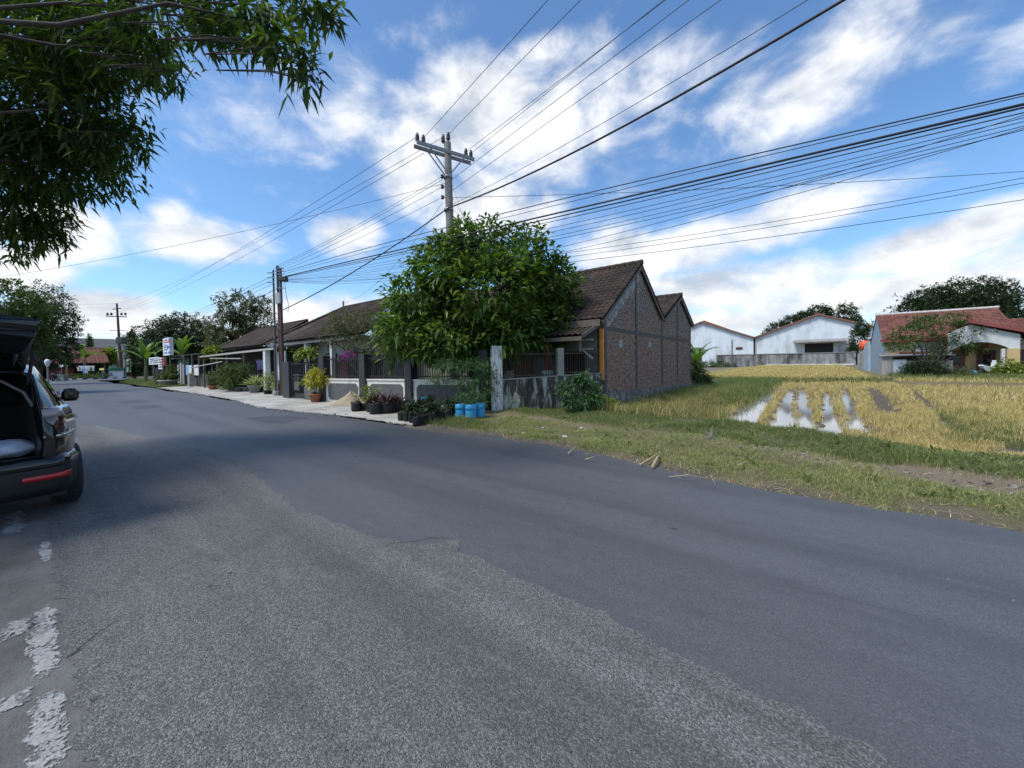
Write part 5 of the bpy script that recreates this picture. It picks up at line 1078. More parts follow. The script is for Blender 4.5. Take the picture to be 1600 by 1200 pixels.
# sand heap
k = N('sand'); n1 = k.noise(k.obj(), 6, 6); M_SAND = k.out(k.ramp(n1, [(.3, (.24,.19,.13)), (.7, (.36,.30,.21))]), .95, k.noise(k.obj(), 80, 4), .6, .01)
q = g(545,633); mb = MB(); rs_ = np.random.RandomState(2)
def heap(a, b):
    an = a*2*math.pi; r_ = b; z = .50*(1-r_)**1.15*(1+.08*math.sin(an*3)) + rnd.uniform(-.008, .008); return (q[0] + .78*r_*math.cos(an)*(1+.1*math.sin(an*2)), q[1]+.25 + .6*r_*math.sin(an), .02 + max(0, z))
mb.grid(heap, 36, 14); tag(mb.build('sand_heap', M_SAND, None, (q[0], q[1], 0)), 'small heap of brown sand against the first cream panel', 'sand heap')
# ---------------------------------------------------------------- poles
M_POLE = plain('pole_concrete', (.28,.26,.235), (.20,.185,.165), .9, 7, .4, stain=(.12,.11,.10), st_lo=.55, st_hi=.75, st_scale=4, stretch=(1,1,.2))
M_STEELDK = plain('dark_steel', (.045,.045,.05), (.07,.065,.06), .6, 8, .2, metal=.3); M_GALV = plain('galvanised_steel', (.30,.31,.31), (.22,.225,.23), .55, 8, .2, metal=.5)
M_INSUL = plain('brown_insulator', (.045,.030,.026), (.07,.05,.04), .3, 9, 0); M_RUSTPOLE = plain('rust_brown_steel', (.11,.05,.035), (.07,.04,.03), .75, 6, .3); M_CABLE = plain('black_cable', (.015,.015,.016), (.02,.02,.021), .55, 9, 0)
M_BOXGREY = plain('pale_junction_box', (.50,.52,.50), (.42,.44,.42), .5, 5, .05)
def insul(mb, p, h=.26, r_=.075):
    x, y, z = p; mb.lathe(x, y, [(.02, z), (.02, z+.06), (r_*.8, z+.06), (r_, z+.09), (r_*.6, z+.12), (r_, z+.15), (r_*.6, z+.18), (r_*.9, z+.21), (r_*.5, z+h), (.001, z+h)], 10)
PB = Vector((-2.254, 15, 0)); nV = Vector((.62,.785,0)); rV = Vector((-.785,.62,0))
up_ = thing('utility_pole', 'tall concrete utility pole with double steel crossarm above the broad tree', 'pole', tuple(PB), 'w')
MB().tube([PB, PB+Vector((-.05,0,5)), PB+Vector((-.10,0,10.05))], [.20,.165,.13], 14).build('shaft', M_POLE, up_)
aV = Vector((.84,.54,0)); pV = Vector((-.54,.84,0)); PT = PB+Vector((-.10,0,0)); ZA = 9.62
for sgn, dz in ((1, 0), (-1, 0)):
    a = PT - aV*1.28 + pV*(.16*sgn) + Vector((0,0,ZA)); b_ = PT + aV*1.06 + pV*(.16*sgn) + Vector((0,0,ZA)); MB().bar(a, b_, .06, .13).build('crossarm', M_GALV, up_)
INS = {}
for nm, d_ in (('l1', -1.2), ('l2', -.97), ('r1', .78), ('r2', 1.0)):
    p = PT + aV*d_ + Vector((0,0,ZA+.08)); INS[nm] = p + Vector((0,0,.22)); mb = MB(); insul(mb, p, .34, .085); mb.build('insulator', M_INSUL, up_)
for nm, off in (('t1', (-.16, -.05, 9.98)), ('t2', (.03, 0, 10.1))):
    p = PT + Vector(off); INS[nm] = p + Vector((0,0,.25)); mb = MB(); insul(mb, p, .34, .085); mb.build('insulator', M_INSUL, up_)
for d_ in (-.75, .62):
    for sgn in (1, -1): MB().bar(PT + aV*d_ + pV*(.14*sgn) + Vector((0,0,ZA-.06)), PT + pV*(.12*sgn)+Vector((0,0,8.75)), .035).build('brace', M_GALV, up_)
SP = []
for z in (8.72, 8.33, 7.93):
    p = PT + Vector((-.22, -.08, z)); SP.append(p); mb = MB(); mb.lathe(p.x, p.y, [(.02,z-.07),(.06,z-.06),(.06,z-.03),(.035,z),(.06,z+.03),(.06,z+.06),(.02,z+.07)], 10); mb.bar(p, p+Vector((.12,.05,0)), .03); mb.build('spool', M_INSUL, up_)
MB().lathe(PT.x, PT.y, [(.175, 7.42), (.18, 7.42), (.18, 7.52), (.175, 7.52)], 14).build('cable_clamp', M_GALV, up_); MB().lathe(PT.x, PT.y, [(.165, 8.66), (.17, 8.66), (.17, 8.78), (.165, 8.78)], 14).build('band', M_GALV, up_)
# twin poles by the gate
tb = Vector(g(441.5,619)); tw = thing('twin_rail_pole', 'rusty double rail pole with pale junction box beside the gate', 'pole', tuple(tb), 'w')
MB().box(tb.x-.09, tb.x+.09, tb.y-.08, tb.y+.08, 0, 4.75).build('lower_post', M_RUSTPOLE, tw)
for dx in (-.075, .075): MB().box(tb.x+dx-.03, tb.x+dx+.03, tb.y-.07, tb.y+.07, 4.75, 6.65 - (.1 if dx > 0 else 0)).build('rail', M_STEELDK, tw)
MB().box(tb.x-.13, tb.x+.12, tb.y-.22, tb.y-.085, 4.72, 5.25).build('junction_box', M_BOXGREY, tw, bev=.015); MB().box(tb.x+.05, tb.x+.42, tb.y-.2, tb.y+.1, 5.85, 6.08).build('splice_box', M_STEELDK, tw, bev=.02)
for z in (5.5, 6.2, 6.35, 6.5): MB().bar((tb.x-.15, tb.y-.09, z), (tb.x+.3, tb.y-.09, z), .05, .04).build('bracket', M_GALV, tw)
MB().tube([(tb.x-.16, tb.y-.13, 0), (tb.x-.16, tb.y-.13, 1.6), (tb.x-.155, tb.y-.13, 2.7)], .022, 7).build('conduit', plain('teal_pipe', (.16,.26,.28), (.22,.25,.25), .6, 8, .1), tw)
mb = MB(); mb.tube([(tb.x+.32, tb.y-.1, 5.9), (tb.x+.38, tb.y-.1, 5.2), (tb.x+.52, tb.y-.12, 4.6), (tb.x+.46, tb.y-.1, 4.25), (tb.x+.36, tb.y-.1, 4.5)], .012, 5); mb.build('loose_loop', M_CABLE, tw)
s0 = at(441,518,tb.y); s1 = at(403,477,tb.y-.6); MB().bar(s0, s1, .05).build('lamp_arm', M_GREYWOOD, tw); MB().box(s1[0]-.2, s1[0]+.04, s1[1]-.06, s1[1]+.06, s1[2]-.03, s1[2]+.06).build('lamp_head', M_BOXGREY, tw, bev=.02)
t2 = Vector(g(432,618.5)); tp = thing('slim_steel_pole', 'slim black steel pole standing left of the double rail pole', 'pole', tuple(t2), 'w'); top2 = Vector(at(427,422,t2.y))
MB().tube([t2, t2.lerp(top2, .48), t2.lerp(top2, .49), top2], [.075,.07,.05,.045], 10).build('shaft', M_STEELDK, tp); MB().lathe(t2.x, t2.y, [(.17,0), (.17,.22), (.12,.26)], 12).build('footing', M_CONC, tp)
for dz in (.15, .4, .65): MB().bar(top2+Vector((-.28,-.05,-dz)), top2+Vector((.06,-.05,-dz)), .05).build('bracket', M_GALV, tp)
# far transformer pole
fb = Vector((*at(190,589,66)[:2], 0)); ft = Vector(at(182.5,474,66)); fp = thing('transformer_pole', 'rust coloured transformer pole with two crossarms at the far junction', 'pole', tuple(fb), 'w')
MB().tube([fb, ft], [.24,.13], 10).build('shaft', M_RUSTPOLE, fp)
def fpt(px, py): return Vector(at(px, py, 66))
MB().bar(fpt(166,494), fpt(198,495), .14).build('crossarm', M_RUSTPOLE, fp); MB().bar(fpt(171,516), fpt(199,517), .10).build('crossarm', M_GALV, fp)
MB().bar(fpt(176,483), fpt(189,482), .12).build('top_arm', M_RUSTPOLE, fp)
for x in (168, 174, 190, 196):
    p = fpt(x, 493); mb = MB(); insul(mb, p, .5, .2); mb.build('insulator', M_INSUL, fp)
p = fpt(191,536); MB().box(p.x-.6, p.x+.5, p.y-.5, p.y+.4, p.z-.1, p.z+1.0).build('transformer', M_STEELDK, fp, bev=.05); MB().bar(fpt(177,539), fpt(200,540), .2).build('platform', M_GALV, fp)
MB().bar(fpt(183,540), (*at(190,587,66)[:2], .0), .12).build('stay', M_BOXGREY, fp); MB().bar(fpt(195,540), (*at(195,587,66)[:2], .0), .3).build('second_leg', M_POLE, fp)
ib = Vector((*at(209,592,58)[:2], 0)); it = Vector(at(206,514,58)); ip = thing('ivy_covered_pole', 'dark pole wrapped in brown creeper at the lawn corner', 'pole', tuple(ib), 'w')
MB().tube([ib, it], [.2,.12], 8).build('shaft', M_STEELDK, ip)
L_IVY = leafmat('dry_creeper', (.018,.016,.010), (.045,.035,.02), (.08,.075,.035), .7, .1)
crown('creeper', ip, L_IVY, pxblobs([(207,528,58,5,8), (208,545,58,4.5,14), (208,570,58,4,18), (204,523,58,5,4)]), 420, 8, .3, .14, 66, .3)

# ---------------------------------------------------------------- wires
def wire(label, A, B, r_=.010, sag=0.0, mid=None, ext=0.0, group=None, n=26, name='overhead_wire', cat='cable'):
    """A to B through mid (or with a sag), carried on beyond B"""
    A = Vector(A); B = Vector(B); pts = []; r_ = r_*.75
    Mz = 0
    if mid is not None:
        mid = Vector(mid); q = max(.05, min(.95, (mid-A).dot(B-A)/(B-A).length_squared)); Mz = (mid.z - A.lerp(B, q).z)/(q*(1-q))
    for i in range(n+1):
        q = i/n*(1+ext); p = A + (B-A)*q; p.z += (Mz if mid is not None else -4*sag)*q*(1-q); pts.append(p)
    o = MB(); o.tube(pts, r_, 5); ob = o.build(name, M_CABLE, None, tuple(A)); tag(ob, label, cat, group); return ob
GP = 'power lines on the utility pole'
wire('power line from the left end of the crossarm to the upper right', INS['l2'], g(856,0,10.0), .011, .0, None, 1.6, GP)
wire('power line from the pole top insulator to the upper right', INS['t2'], g(907,0,10.3), .011, 0, None, 1.6, GP)
wire('twin power line from the right end of the crossarm, upper of the pair', INS['r2'], g(1037,0,9.95), .010, 0, None, 1.6, GP)
wire('twin power line from the right end of the crossarm, lower of the pair', INS['r1'], g(1040,0,9.75), .010, 0, None, 1.6, GP)
wire('line leaving the middle spool of the utility pole to the upper right', SP[1], g(1076,0,9.3), .010, 0, None, 1.6, GP)
wire('line leaving the lowest spool of the utility pole to the upper right', SP[2], g(1126,0,8.9), .010, 0, None, 1.6, GP)
CL = PT + Vector((0,-.2,7.47))
wire('thin messenger line above the thick black cable', CL+Vector((0,0,.05)), g(1262,0,7.3), .009, .0, g(985,165,7.25), 1.2, GP)
wire('thick black twisted cable sagging from the utility pole to the upper right', CL, g(1318,0,7.05), .034, .0, g(960,200,6.95), 1.2, GP)
FL = [fpt(166,492), fpt(174,490), fpt(183,474), fpt(190,490), fpt(197,492)]
wire('power line from the left crossarm end down to the far junction', INS['l1'], FL[0], .012, 1.0, group=GP); wire('second power line from the left crossarm end to the far junction', INS['l2']+Vector((0,0,-.55)), FL[1], .012, 1.0, group=GP)
wire('power line from the pole top to the far junction', INS['t1'], FL[2], .012, .9, group=GP)
TT = Vector((tb.x-.1, tb.y-.05, 6.62))
for i, (sp_, dz, lb) in enumerate(((SP[0], 0, 'top line'), (SP[0]+Vector((0,0,-.12)), -.10, 'second line'), (SP[1], -.22, 'third line'), (SP[2], -.34, 'lowest line'))):
    wire(lb + ' between the utility pole spools and the double rail pole', sp_, TT+Vector((0,0,dz)), .010, .12, group=GP)
wire('thick black cable drooping from the utility pole to the double rail pole', CL, (tb.x+.1, tb.y-.1, 4.35), .030, .25, group=GP)
wire('house line crossing the sky from the utility pole to the left', PT+Vector((-.12,0,8.5)), g(0,433,6.4), .010, .25, ext=.3, group=GP)
wire('house line running level from the utility pole to the right edge', PT+Vector((.15,0,7.95)), at(1600,268,13.0), .012, .12, ext=.4, group=GP)
wire('slack drop line from the utility pole to the long tiled roof', SP[2]+Vector((0,0,-.2)), W(-24.2, 13, 5.6), .009, .7, group=GP)
for i, (px, py) in enumerate(((735,372), (742,372), (750,360))): wire('guy wire from the utility pole into the broad tree', PT+Vector((.13,0,8.5-.5*i)), at(px, py, 14.4), .007, 0, n=6, group=GP)
GT = 'telephone and data lines across the right of the sky'
rows = [('uppermost data line from the double rail pole to the right edge', 425, 146, 297, .016), ('second data line just under the uppermost one', 428, 150, 303, .010), ('thick bundled data cable, the heaviest of the right hand lines', 432, 163, 315, .030),
        ('thick data cable strapped under the heaviest one', 433, 168, 320, .020), ('medium data cable under the strapped pair', 434, 176, 325, .012), ('fanned data line under the heavy bundle, upper', 435, 184, 334, .008), ('fanned data line under the heavy bundle, middle', 436, 190, 340, .008),
        ('fanned data line under the heavy bundle, lower', 437, 197, 347, .008), ('lone data line under the fan', 438, 203, 352, .009), ('slack data line under the fan', 439, 180, 361, .008), ('slackest data line of the fan', 440, 200, 371, .008)]
for i, (lb, ya, yb, ym, r_) in enumerate(rows):
    wire(lb, at(444, ya, tb.y-.1), at(1600, yb, 5.5+.05*i), r_, 0, at(1000, ym, 9.25+.03*i), .9, GT, 40)
for lb, ya, yb, r_ in (('upper of two thin lines low on the right', 437, 278, .010), ('lower of two thin lines low on the right', 439, 286, .010), ('lowest line, passing close over the brick gable', 441, 312, .011)):
    wire(lb, at(444, ya, tb.y), at(1600, yb, 9.0), r_, 0, at(1000, {278:386, 286:393, 312:403}[yb], 13.0), .6, GT, 30)
GL = 'lines from the twin poles to the far end of the road'
for i, (ya, yb) in enumerate(((430, 516), (436, 519), (443, 521), (450, 523), (457, 524))):
    A = at(428 if i < 3 else 438, ya, tb.y); wire(['top','second','middle','fourth','lowest'][i] + ' line from the twin poles to the creeper covered pole', A, at(207, yb, 58), .013, .55, group=GL)
wire('line from the slim pole down to the tall sign', at(428,452,tb.y), W(-47.5,8.4,4.3), .011, .35, group=GL); wire('pale drop line from the creeper covered pole to the tall sign', at(207,520,58), W(-49,8.4,4.0), .012, .4, group=GL)
GF = 'lines crossing the far junction'
for i, (yl, yr) in enumerate(((474, 474), (484, 492), (498, 516), (524, 520), (530, 536))):
    wire(['highest','second','middle','fourth','lowest'][i] + ' line leaving the transformer pole to the left behind the trees', fpt(184, yr), at(-60, yl-8, 58), .016, .5, group=GF)
# ---------------------------------------------------------------- parked car (local x right, y forward, origin at the rear centre on the ground)
k = N('black_car_paint'); n1 = k.noise(k.obj(), 900, 2)
M_PAINT = k.out(k.ramp(n1, [(.4, (.006,.007,.008)), (.7, (.012,.013,.015))]), .15, Metallic=.0, Coat_Weight=.5, Coat_Roughness=.03, Specular_IOR_Level=.4)
M_PLAS = plain('black_trim_plastic', (.007,.007,.0075), (.010,.010,.010), .5, 60, .15); M_RUB2 = plain('tyre_rubber', (.016,.016,.017), (.024,.024,.024), .8, 30, .4); M_RIM = plain('alloy', (.40,.41,.42), (.34,.35,.36), .3, 5, 0, metal=.9)
k = N('red_lens'); M_RED = k.out((.42,.012,.012), .15, Coat_Weight=.6)
k = N('smoked_lens'); M_SMOKE = k.out((.05,.012,.012), .08, Coat_Weight=1.0)
k = N('pale_lens'); M_PALELENS = k.out((.34,.27,.27), .12, Coat_Weight=.8)
k = N('car_glass'); M_CARG = k.out((.012,.014,.015), .03, Coat_Weight=.5, Specular_IOR_Level=.9); M_CHROME = plain('chrome', (.65,.66,.67), (.62,.63,.64), .15, 3, 0, metal=1); M_CARPET = plain('black_carpet', (.006,.006,.006), (.009,.009,.009), .95, 60, .3)
co = Vector(W(-5.93, -.47, 0)); hd = R(3.4)
car = bpy.data.objects.new('parked_car', None); COL.objects.link(car); car.location = co
# forward is away along the road; turned a little to the left
car.rotation_euler = (0, 0, ANG + math.pi/2 + hd); OFF[car] = (0, 0, 0)
tag(car, 'black car parked at the left edge with its tailgate raised and trunk open', 'car')
RO = .375
def zb(y):
    z = .26
    for c in (.78, 3.38):
        d = abs(y-c)
        if d < RO: z = max(z, .31 + math.sqrt(RO*RO-d*d))
    return z
ys = sorted(set([0, .08, .2, .3] + [.78 + RO*math.cos(a*math.pi/12) for a in range(13)] + [1.25, 1.5, 1.8, 2.2, 2.6, 2.9] + [3.38 + RO*math.cos(a*math.pi/12) for a in range(13)] + [3.85, 4.0, 4.15, 4.26, 4.32]))
def ip(y, xs, vs): return float(np.interp(y, xs, vs))
def section(y):
    w_ = ip(y, [0, .1, .3, .7, 1.5, 2.6, 3.4, 3.9, 4.2, 4.32], [.64, .72, .78, .86, .89, .89, .885, .84, .72, .58]); belt = ip(y, [0, 1, 2.5, 3.2, 4, 4.32], [1.02, 1.0, .96, .94, .84, .66])
    yr = y
    top = ip(y, [0, .35, .9, 1.8, 2.25, 2.6, 3.05, 3.6, 4.1, 4.32], [1.50, 1.56, 1.60, 1.60, 1.55, 1.36, 1.06, 1.0, .88, .68])
    z0 = zb(y); pts = [(w_-.07, z0), (w_-.012, z0+(belt-z0)*.12), (w_, z0+(belt-z0)*.38), (w_-.004, z0+(belt-z0)*.7), (w_-.022, z0+(belt-z0)*.9), (w_-.05, belt)]
    gh = top-belt; wt = ip(y, [0, .4, 1.5, 2.3, 3.0, 4.3], [.53, .55, .60, .58, .72, .5])
    for q in (.35, .72, .92): pts.append((w_-.05 + (wt-w_+.05)*q**1.15, belt+gh*q))
    pts += [(wt-.06, top-.012*(gh > .15)), (wt*.5, top+.012), (0, top+.018)]
    return pts
def slope(y, z):                          # the tail leans forward above the waist
    return y + max(0, z-.95)*.55*max(0, 1-y/1.6) + (.10*max(0, .62-z) if y < .3 else 0)*0
def side(sg):
    V = []; n_ = None
    for y in ys:
        for x, z in section(y): V.append((sg*x, slope(y, z), z))
        n_ = len(section(y))
    F_ = [(i*n_+j, (i+1)*n_+j, (i+1)*n_+j+1, i*n_+j+1) for i in range(len(ys)-1) for j in range(n_-1)]
    return V, F_ if sg > 0 else [f[::-1] for f in F_]
mb = MB()
for sg in (1, -1): V, F_ = side(sg); mb.add(V, F_, 0, True)
# rear frame round the open tailgate, and the nose
sec0 = section(0); inn = [(.54, .62), (.55, .70), (.555, .80), (.555, .92), (.55, 1.0), (.545, 1.06), (.53, 1.22), (.51, 1.36), (.49, 1.44), (.46, 1.475), (.25, 1.49), (0, 1.495)]
for sg in (1, -1):
    V = []
    for (x, z), (xi, zi) in zip(sec0, inn):
        zz = max(z, .60) if z < .62 else z
        V += [(sg*x, slope(0, zz)-.0, zz), (sg*(x*.45+xi*.55), slope(0, zz)-.025, zz*.5+zi*.5), (sg*xi, slope(0, zi)+.015, zi), (sg*(xi-.025), slope(0, zi)+.10, zi-.01)]
    F_ = [(4*j+e, 4*j+4+e, 4*j+5+e, 4*j+1+e) for j in range(len(inn)-1) for e in range(3)]
    mb.add(V, F_ if sg < 0 else [f[::-1] for f in F_], 0, True)
mb.add([(sg*x, 4.32, z) for sg in (1, -1) for x, z in section(4.32)], [tuple(range(12)) + tuple(range(23, 11, -1))])
mb.build('body', M_PAINT, car)
mb = MB(); V = []                          # trunk lining: open at the back
for y, dx, zl in ((.10, 0, .60), (.55, -.02, .62), (1.15, -.06, .64)):
    for x, z in ((-.53-dx, zl), (.53+dx, zl), (.53+dx, 1.0), (.50+dx*.5, 1.36), (.46, 1.45), (-.46, 1.45), (-.50-dx*.5, 1.36), (-.53-dx, 1.0)): V.append((x, slope(y, z)+.0, z))
mb.add(V, [(r_*8+j, r_*8+(j+1) % 8, (r_+1)*8+(j+1) % 8, (r_+1)*8+j) for r_ in range(2) for j in range(8)] + [tuple(range(16, 24))]); mb.build('trunk_lining', M_CARPET, car)
MB().tube([(.10, .42, 1.43), (.34, .34, 1.40), (.47, .26, 1.28), (.52, .2, 1.14)], .014, 6).build('seal_trim', plain('grey_trim', (.16,.16,.16), (.13,.13,.13), .6, 9), car)
mb = MB(); mb.box(-.62, .62, 1.02, 1.10, .64, 1.12); mb.build('rear_seat', M_CARPET, car, bev=.04)
for x in (-.36, .36): MB().box(x-.13, x+.13, 1.04, 1.12, 1.14, 1.30).build('headrest', M_CARPET, car, bev=.04)
def sweep(path, prof, name, mat, smooth=True):
    """a profile (out, z) carried round a plan path of (x, y, nx, ny)"""
    V = []; n_ = len(prof)
    for x, y, nx, ny in path: V += [(x+nx*o_, y+ny*o_, z) for o_, z in prof]
    fs = [(i*n_+j, (i+1)*n_+j, (i+1)*n_+(j+1) % n_, i*n_+(j+1) % n_) for i in range(len(path)-1) for j in range(n_)]
    return MB().add(V, fs, 0, smooth).add(V[:n_], [tuple(range(n_))]).add(V[-n_:], [tuple(range(n_))[::-1]]).build(name, mat, car)
def rearpath(a, b_, n_=22, inset=.0):
    out = []
    for i in range(n_+1):
        q = a + (b_-a)*i/n_                      # 0 centre, 1 corner, 1.6 along the side
        if q <= .75: x, y, nx, ny = .54*q/.75, -.035 + .03*(q/.75)**2, .06*q, -1
        elif q <= 1.25:
            t_ = (q-.75)/.5*math.pi/2; x, y, nx, ny = .54+.175*math.sin(t_), .125-.13*math.cos(t_), math.sin(t_), -math.cos(t_)
        else: x, y, nx, ny = .715+.26*(q-1.25), .125+(q-1.25)*.9, 1, -.25
        l = math.hypot(nx, ny); out.append((x, y, nx/l, ny/l))
    return out
full = [(-x, y, -nx, ny) for x, y, nx, ny in rearpath(1.55, 0)] + rearpath(.03, 1.55)
sweep(full, [(-.06,.28), (.0,.27), (.025,.34), (.03,.46), (.035,.52), (.03,.60), (.0,.645), (-.10,.655)], 'bumper', M_PLAS)
sweep(full, [(.028,.53), (.040,.545), (.038,.60), (.0,.655), (-.02,.64)], 'bumper_top', M_PAINT)
for sg in (1, -1):
    pt = rearpath(.58, 1.12, 10); pt = pt if sg > 0 else [(-x, y, -nx, ny) for x, y, nx, ny in pt[::-1]]
    sweep(pt, [(.028,.425), (.045,.43), (.043,.475), (.028,.48)], 'reflector', M_RED)
    pt = rearpath(.80, 1.62, 14); pt = pt if sg > 0 else [(-x, y, -nx, ny) for x, y, nx, ny in pt[::-1]]
    pt = [(x*.985, y+.02, nx, ny) for x, y, nx, ny in pt]
    tl = sweep(pt, [(-.05,.84), (.012,.85), (.018,.93), (.006,1.06), (-.02,1.12), (-.07,1.13)], 'tail_light', M_SMOKE)
    sweep(pt[:9] if sg > 0 else pt[-9:], [(.0,1.035), (.014,1.035), (.008,1.075), (-.012,1.118), (-.03,1.11)], 'lamp_lens', M_PALELENS)
    sweep([(x, y, nx, ny) for x, y, nx, ny in pt], [(.010,.825), (.024,.83), (.024,.85), (.010,.855)], 'light_bar', M_CHROME)
# raised tailgate: profile in the (y, z) plane swept across, narrower towards its edge
def slab(y0, z0, y1, z1, bow, th, w0, w1, n_=12):
    V = []; d = Vector((0, y1-y0, z1-z0)); nr = Vector((0, -d.z, d.y)).normalized()
    if nr.z < 0: nr = -nr
    K = 9
    for i in range(n_+1):
        q = i/n_; c = Vector((0, y0, z0)) + d*q + nr*bow*math.sin(math.pi*min(1, q*1.0))
        w_ = w0 + (w1-w0)*q
        for j in range(K):
            s_ = -1 + 2*j/(K-1); V.append((s_*w_, c.y, c.z + .05*(1-s_*s_)))
        for j in range(K-1, -1, -1):
            s_ = -1 + 2*j/(K-1); p = c - nr*th; V.append((s_*w_*.97, p.y, p.z + .04*(1-s_*s_)))
    m2 = 2*K; fs = [(i*m2+j, (i+1)*m2+j, (i+1)*m2+(j+1) % m2, i*m2+(j+1) % m2) for i in range(n_) for j in range(m2)]
    return V, fs + [tuple(range(m2)), tuple(range(n_*m2, n_*m2+m2))[::-1]]
tgV, tgF = slab(.60, 1.575, -.36, 1.965, .045, .10, .515, .545); tg = MB().add(tgV, tgF, 0, True).build('tailgate', M_PAINT, car)
V, F_ = slab(.42, 1.51, -.06, 1.70, .02, .012, .42, .45); MB().add(V, F_, 0, True).build('glass', M_CARG, tg)
V, F_ = slab(-.05, 1.715, -.36, 1.865, .0, .07, .45, .52); MB().add(V, F_, 0, False).build('inner_trim', M_PLAS, tg)
MB().tube([(.50, .30, 1.36), (.52, -.02, 1.69)], .014, 7).build('gas_strut', M_STEELDK, car); MB().tube([(-.50, .30, 1.36), (-.52, -.02, 1.69)], .014, 7).build('gas_strut', M_STEELDK, car)
# side glass, proud of the body by a few millimetres
def sidepanel(name, ya, yb, qa, qb, mat, sg, off=.006, inset=.0):
    N_ = 10; V = []
    for i in range(N_+1):
        y = ya + (yb-ya)*i/N_; s_ = section(y); zbelt = s_[5][1]; ztop = s_[9][1]
        for j in range(5):
            q = qa + (qb-qa)*j/4; z = zbelt + (ztop-zbelt)*q; x = np.interp(z, [p[1] for p in s_[5:10]], [p[0] for p in s_[5:10]])
            V.append((sg*(x+off), slope(y, z), z+.003))
    fs = [(i*5+j, (i+1)*5+j, (i+1)*5+j+1, i*5+j+1) for i in range(N_) for j in range(4)]
    return MB().add(V, fs if sg > 0 else [f[::-1] for f in fs], 0, True).build(name, mat, car)
for sg in (1, -1):
    sidepanel('side_window', .98, 1.62, .06, .86, M_CARG, sg); sidepanel('side_window', 1.70, 2.45, .06, .86, M_CARG, sg); sidepanel('quarter_window', .42, .90, .10, .72, M_CARG, sg)
    m_ = MB(); m_.lathe(0, 0, [(.001,-.075), (.06,-.07), (.085,-.03), (.085,.03), (.06,.07), (.001,.075)], 14)
    mm = MB(); mm.v = [(sg*1.0 + x*1.05, 2.40 + y*.95, 1.15 + z*1.25) for x, y, z in m_.v]; mm.f = m_.f; mm.mi = m_.mi; mm.sm = m_.sm
    mr = mm.build('mirror', M_PAINT, car); MB().bar((sg*.84, 2.42, 1.06), (sg*.95, 2.41, 1.12), .04).build('mirror_stalk', M_PLAS, mr); MB().box(sg*1.0-.06, sg*1.0+.06, 2.322, 2.329, 1.105, 1.195).build('mirror_glass', M_CARG, mr)
    dr = sidepanel('rear_door', 1.0, 1.64, -.001, .03, M_PLAS, sg, .004)
    for y_ in (1.0, 1.66, 2.5):
        s_ = section(y_); MB().tube([(sg*(x+.0015), slope(y_, z), z) for x, z in s_[1:6]], .004, 5).build('door_gap', M_PLAS, car)
    MB().bar((sg*.90, 1.10, .93), (sg*.90, 1.28, .935), .025, .03).build('door_handle', M_CHROME, car)
    for yc in (.78, 3.38):
        w_ = MB(); t_ = MB(); prof = [(.20,-.10), (.30,-.108), (.325,-.09), (.335,-.05), (.335,.05), (.325,.09), (.30,.108), (.20,.10)]
        n_ = 28; V = []
        for r_, x in prof:
            for k_ in range(n_):
                a = 2*math.pi*k_/n_; V.append((sg*(.765+x), yc + r_*math.cos(a), .33 + r_*math.sin(a)))
        t_.add(V, [(i*n_+k_, i*n_+(k_+1) % n_, (i+1)*n_+(k_+1) % n_, (i+1)*n_+k_) for i in range(len(prof)-1) for k_ in range(n_)], 0, True)
        for x in (-.05, 0, .05):
            for k_ in range(36):
                a = 2*math.pi*k_/36; c = (sg*(.765+x), yc+.336*math.cos(a), .33+.336*math.sin(a)); t_.bar((c[0]-.017, c[1], c[2]), (c[0]+.017, c[1], c[2]), .03, .008)
        wh = t_.build('wheel', M_RUB2, car); rm = MB(); rm.tube([(sg*.84, yc, .33), (sg*.858, yc, .33)], .06, 12)
        for k_ in range(5):
            a = 2*math.pi*k_/5; rm.bar((sg*.852, yc, .33), (sg*.845, yc+.2*math.cos(a), .33+.2*math.sin(a)), .05, .02)
        V = []
        for r_, x in ((.20,.10), (.205,.085), (.19,.06), (.19,-.08)):
            for k_ in range(24): V.append((sg*(.765+x), yc + r_*math.cos(k_*math.pi/12), .33 + r_*math.sin(k_*math.pi/12)))
        rm.add(V, [(i*24+k_, i*24+(k_+1) % 24, (i+1)*24+(k_+1) % 24, (i+1)*24+k_) for i in range(3) for k_ in range(24)], 0, True); rm.build('rim', M_RIM, wh)
    MB().box(sg*.45-.14, sg*.45+.14, 4.20, 4.33, .70, .80).build('headlight', M_CARG, car, bev=.02)
MB().box(-.72, .72, .2, 4.1, .20, .30).build('underbody', M_PLAS, car); MB().box(-.5, .5, .24, .6, .24, .34).build('exhaust_box', M_STEELDK, car)
V = []
for i in range(7):
    y = 2.32 + .66*i/6; s_ = section(y)
    for j in range(9): V.append(((-1+j/4)*(s_[9][0]-.02), slope(y, s_[9][1])-.0, s_[10][1]+.012-.03*((j-4)/4)**2))
MB().add(V, [(i*9+j, i*9+j+1, (i+1)*9+j+1, (i+1)*9+j) for i in range(6) for j in range(8)], 0, True).build('windscreen', M_CARG, car)
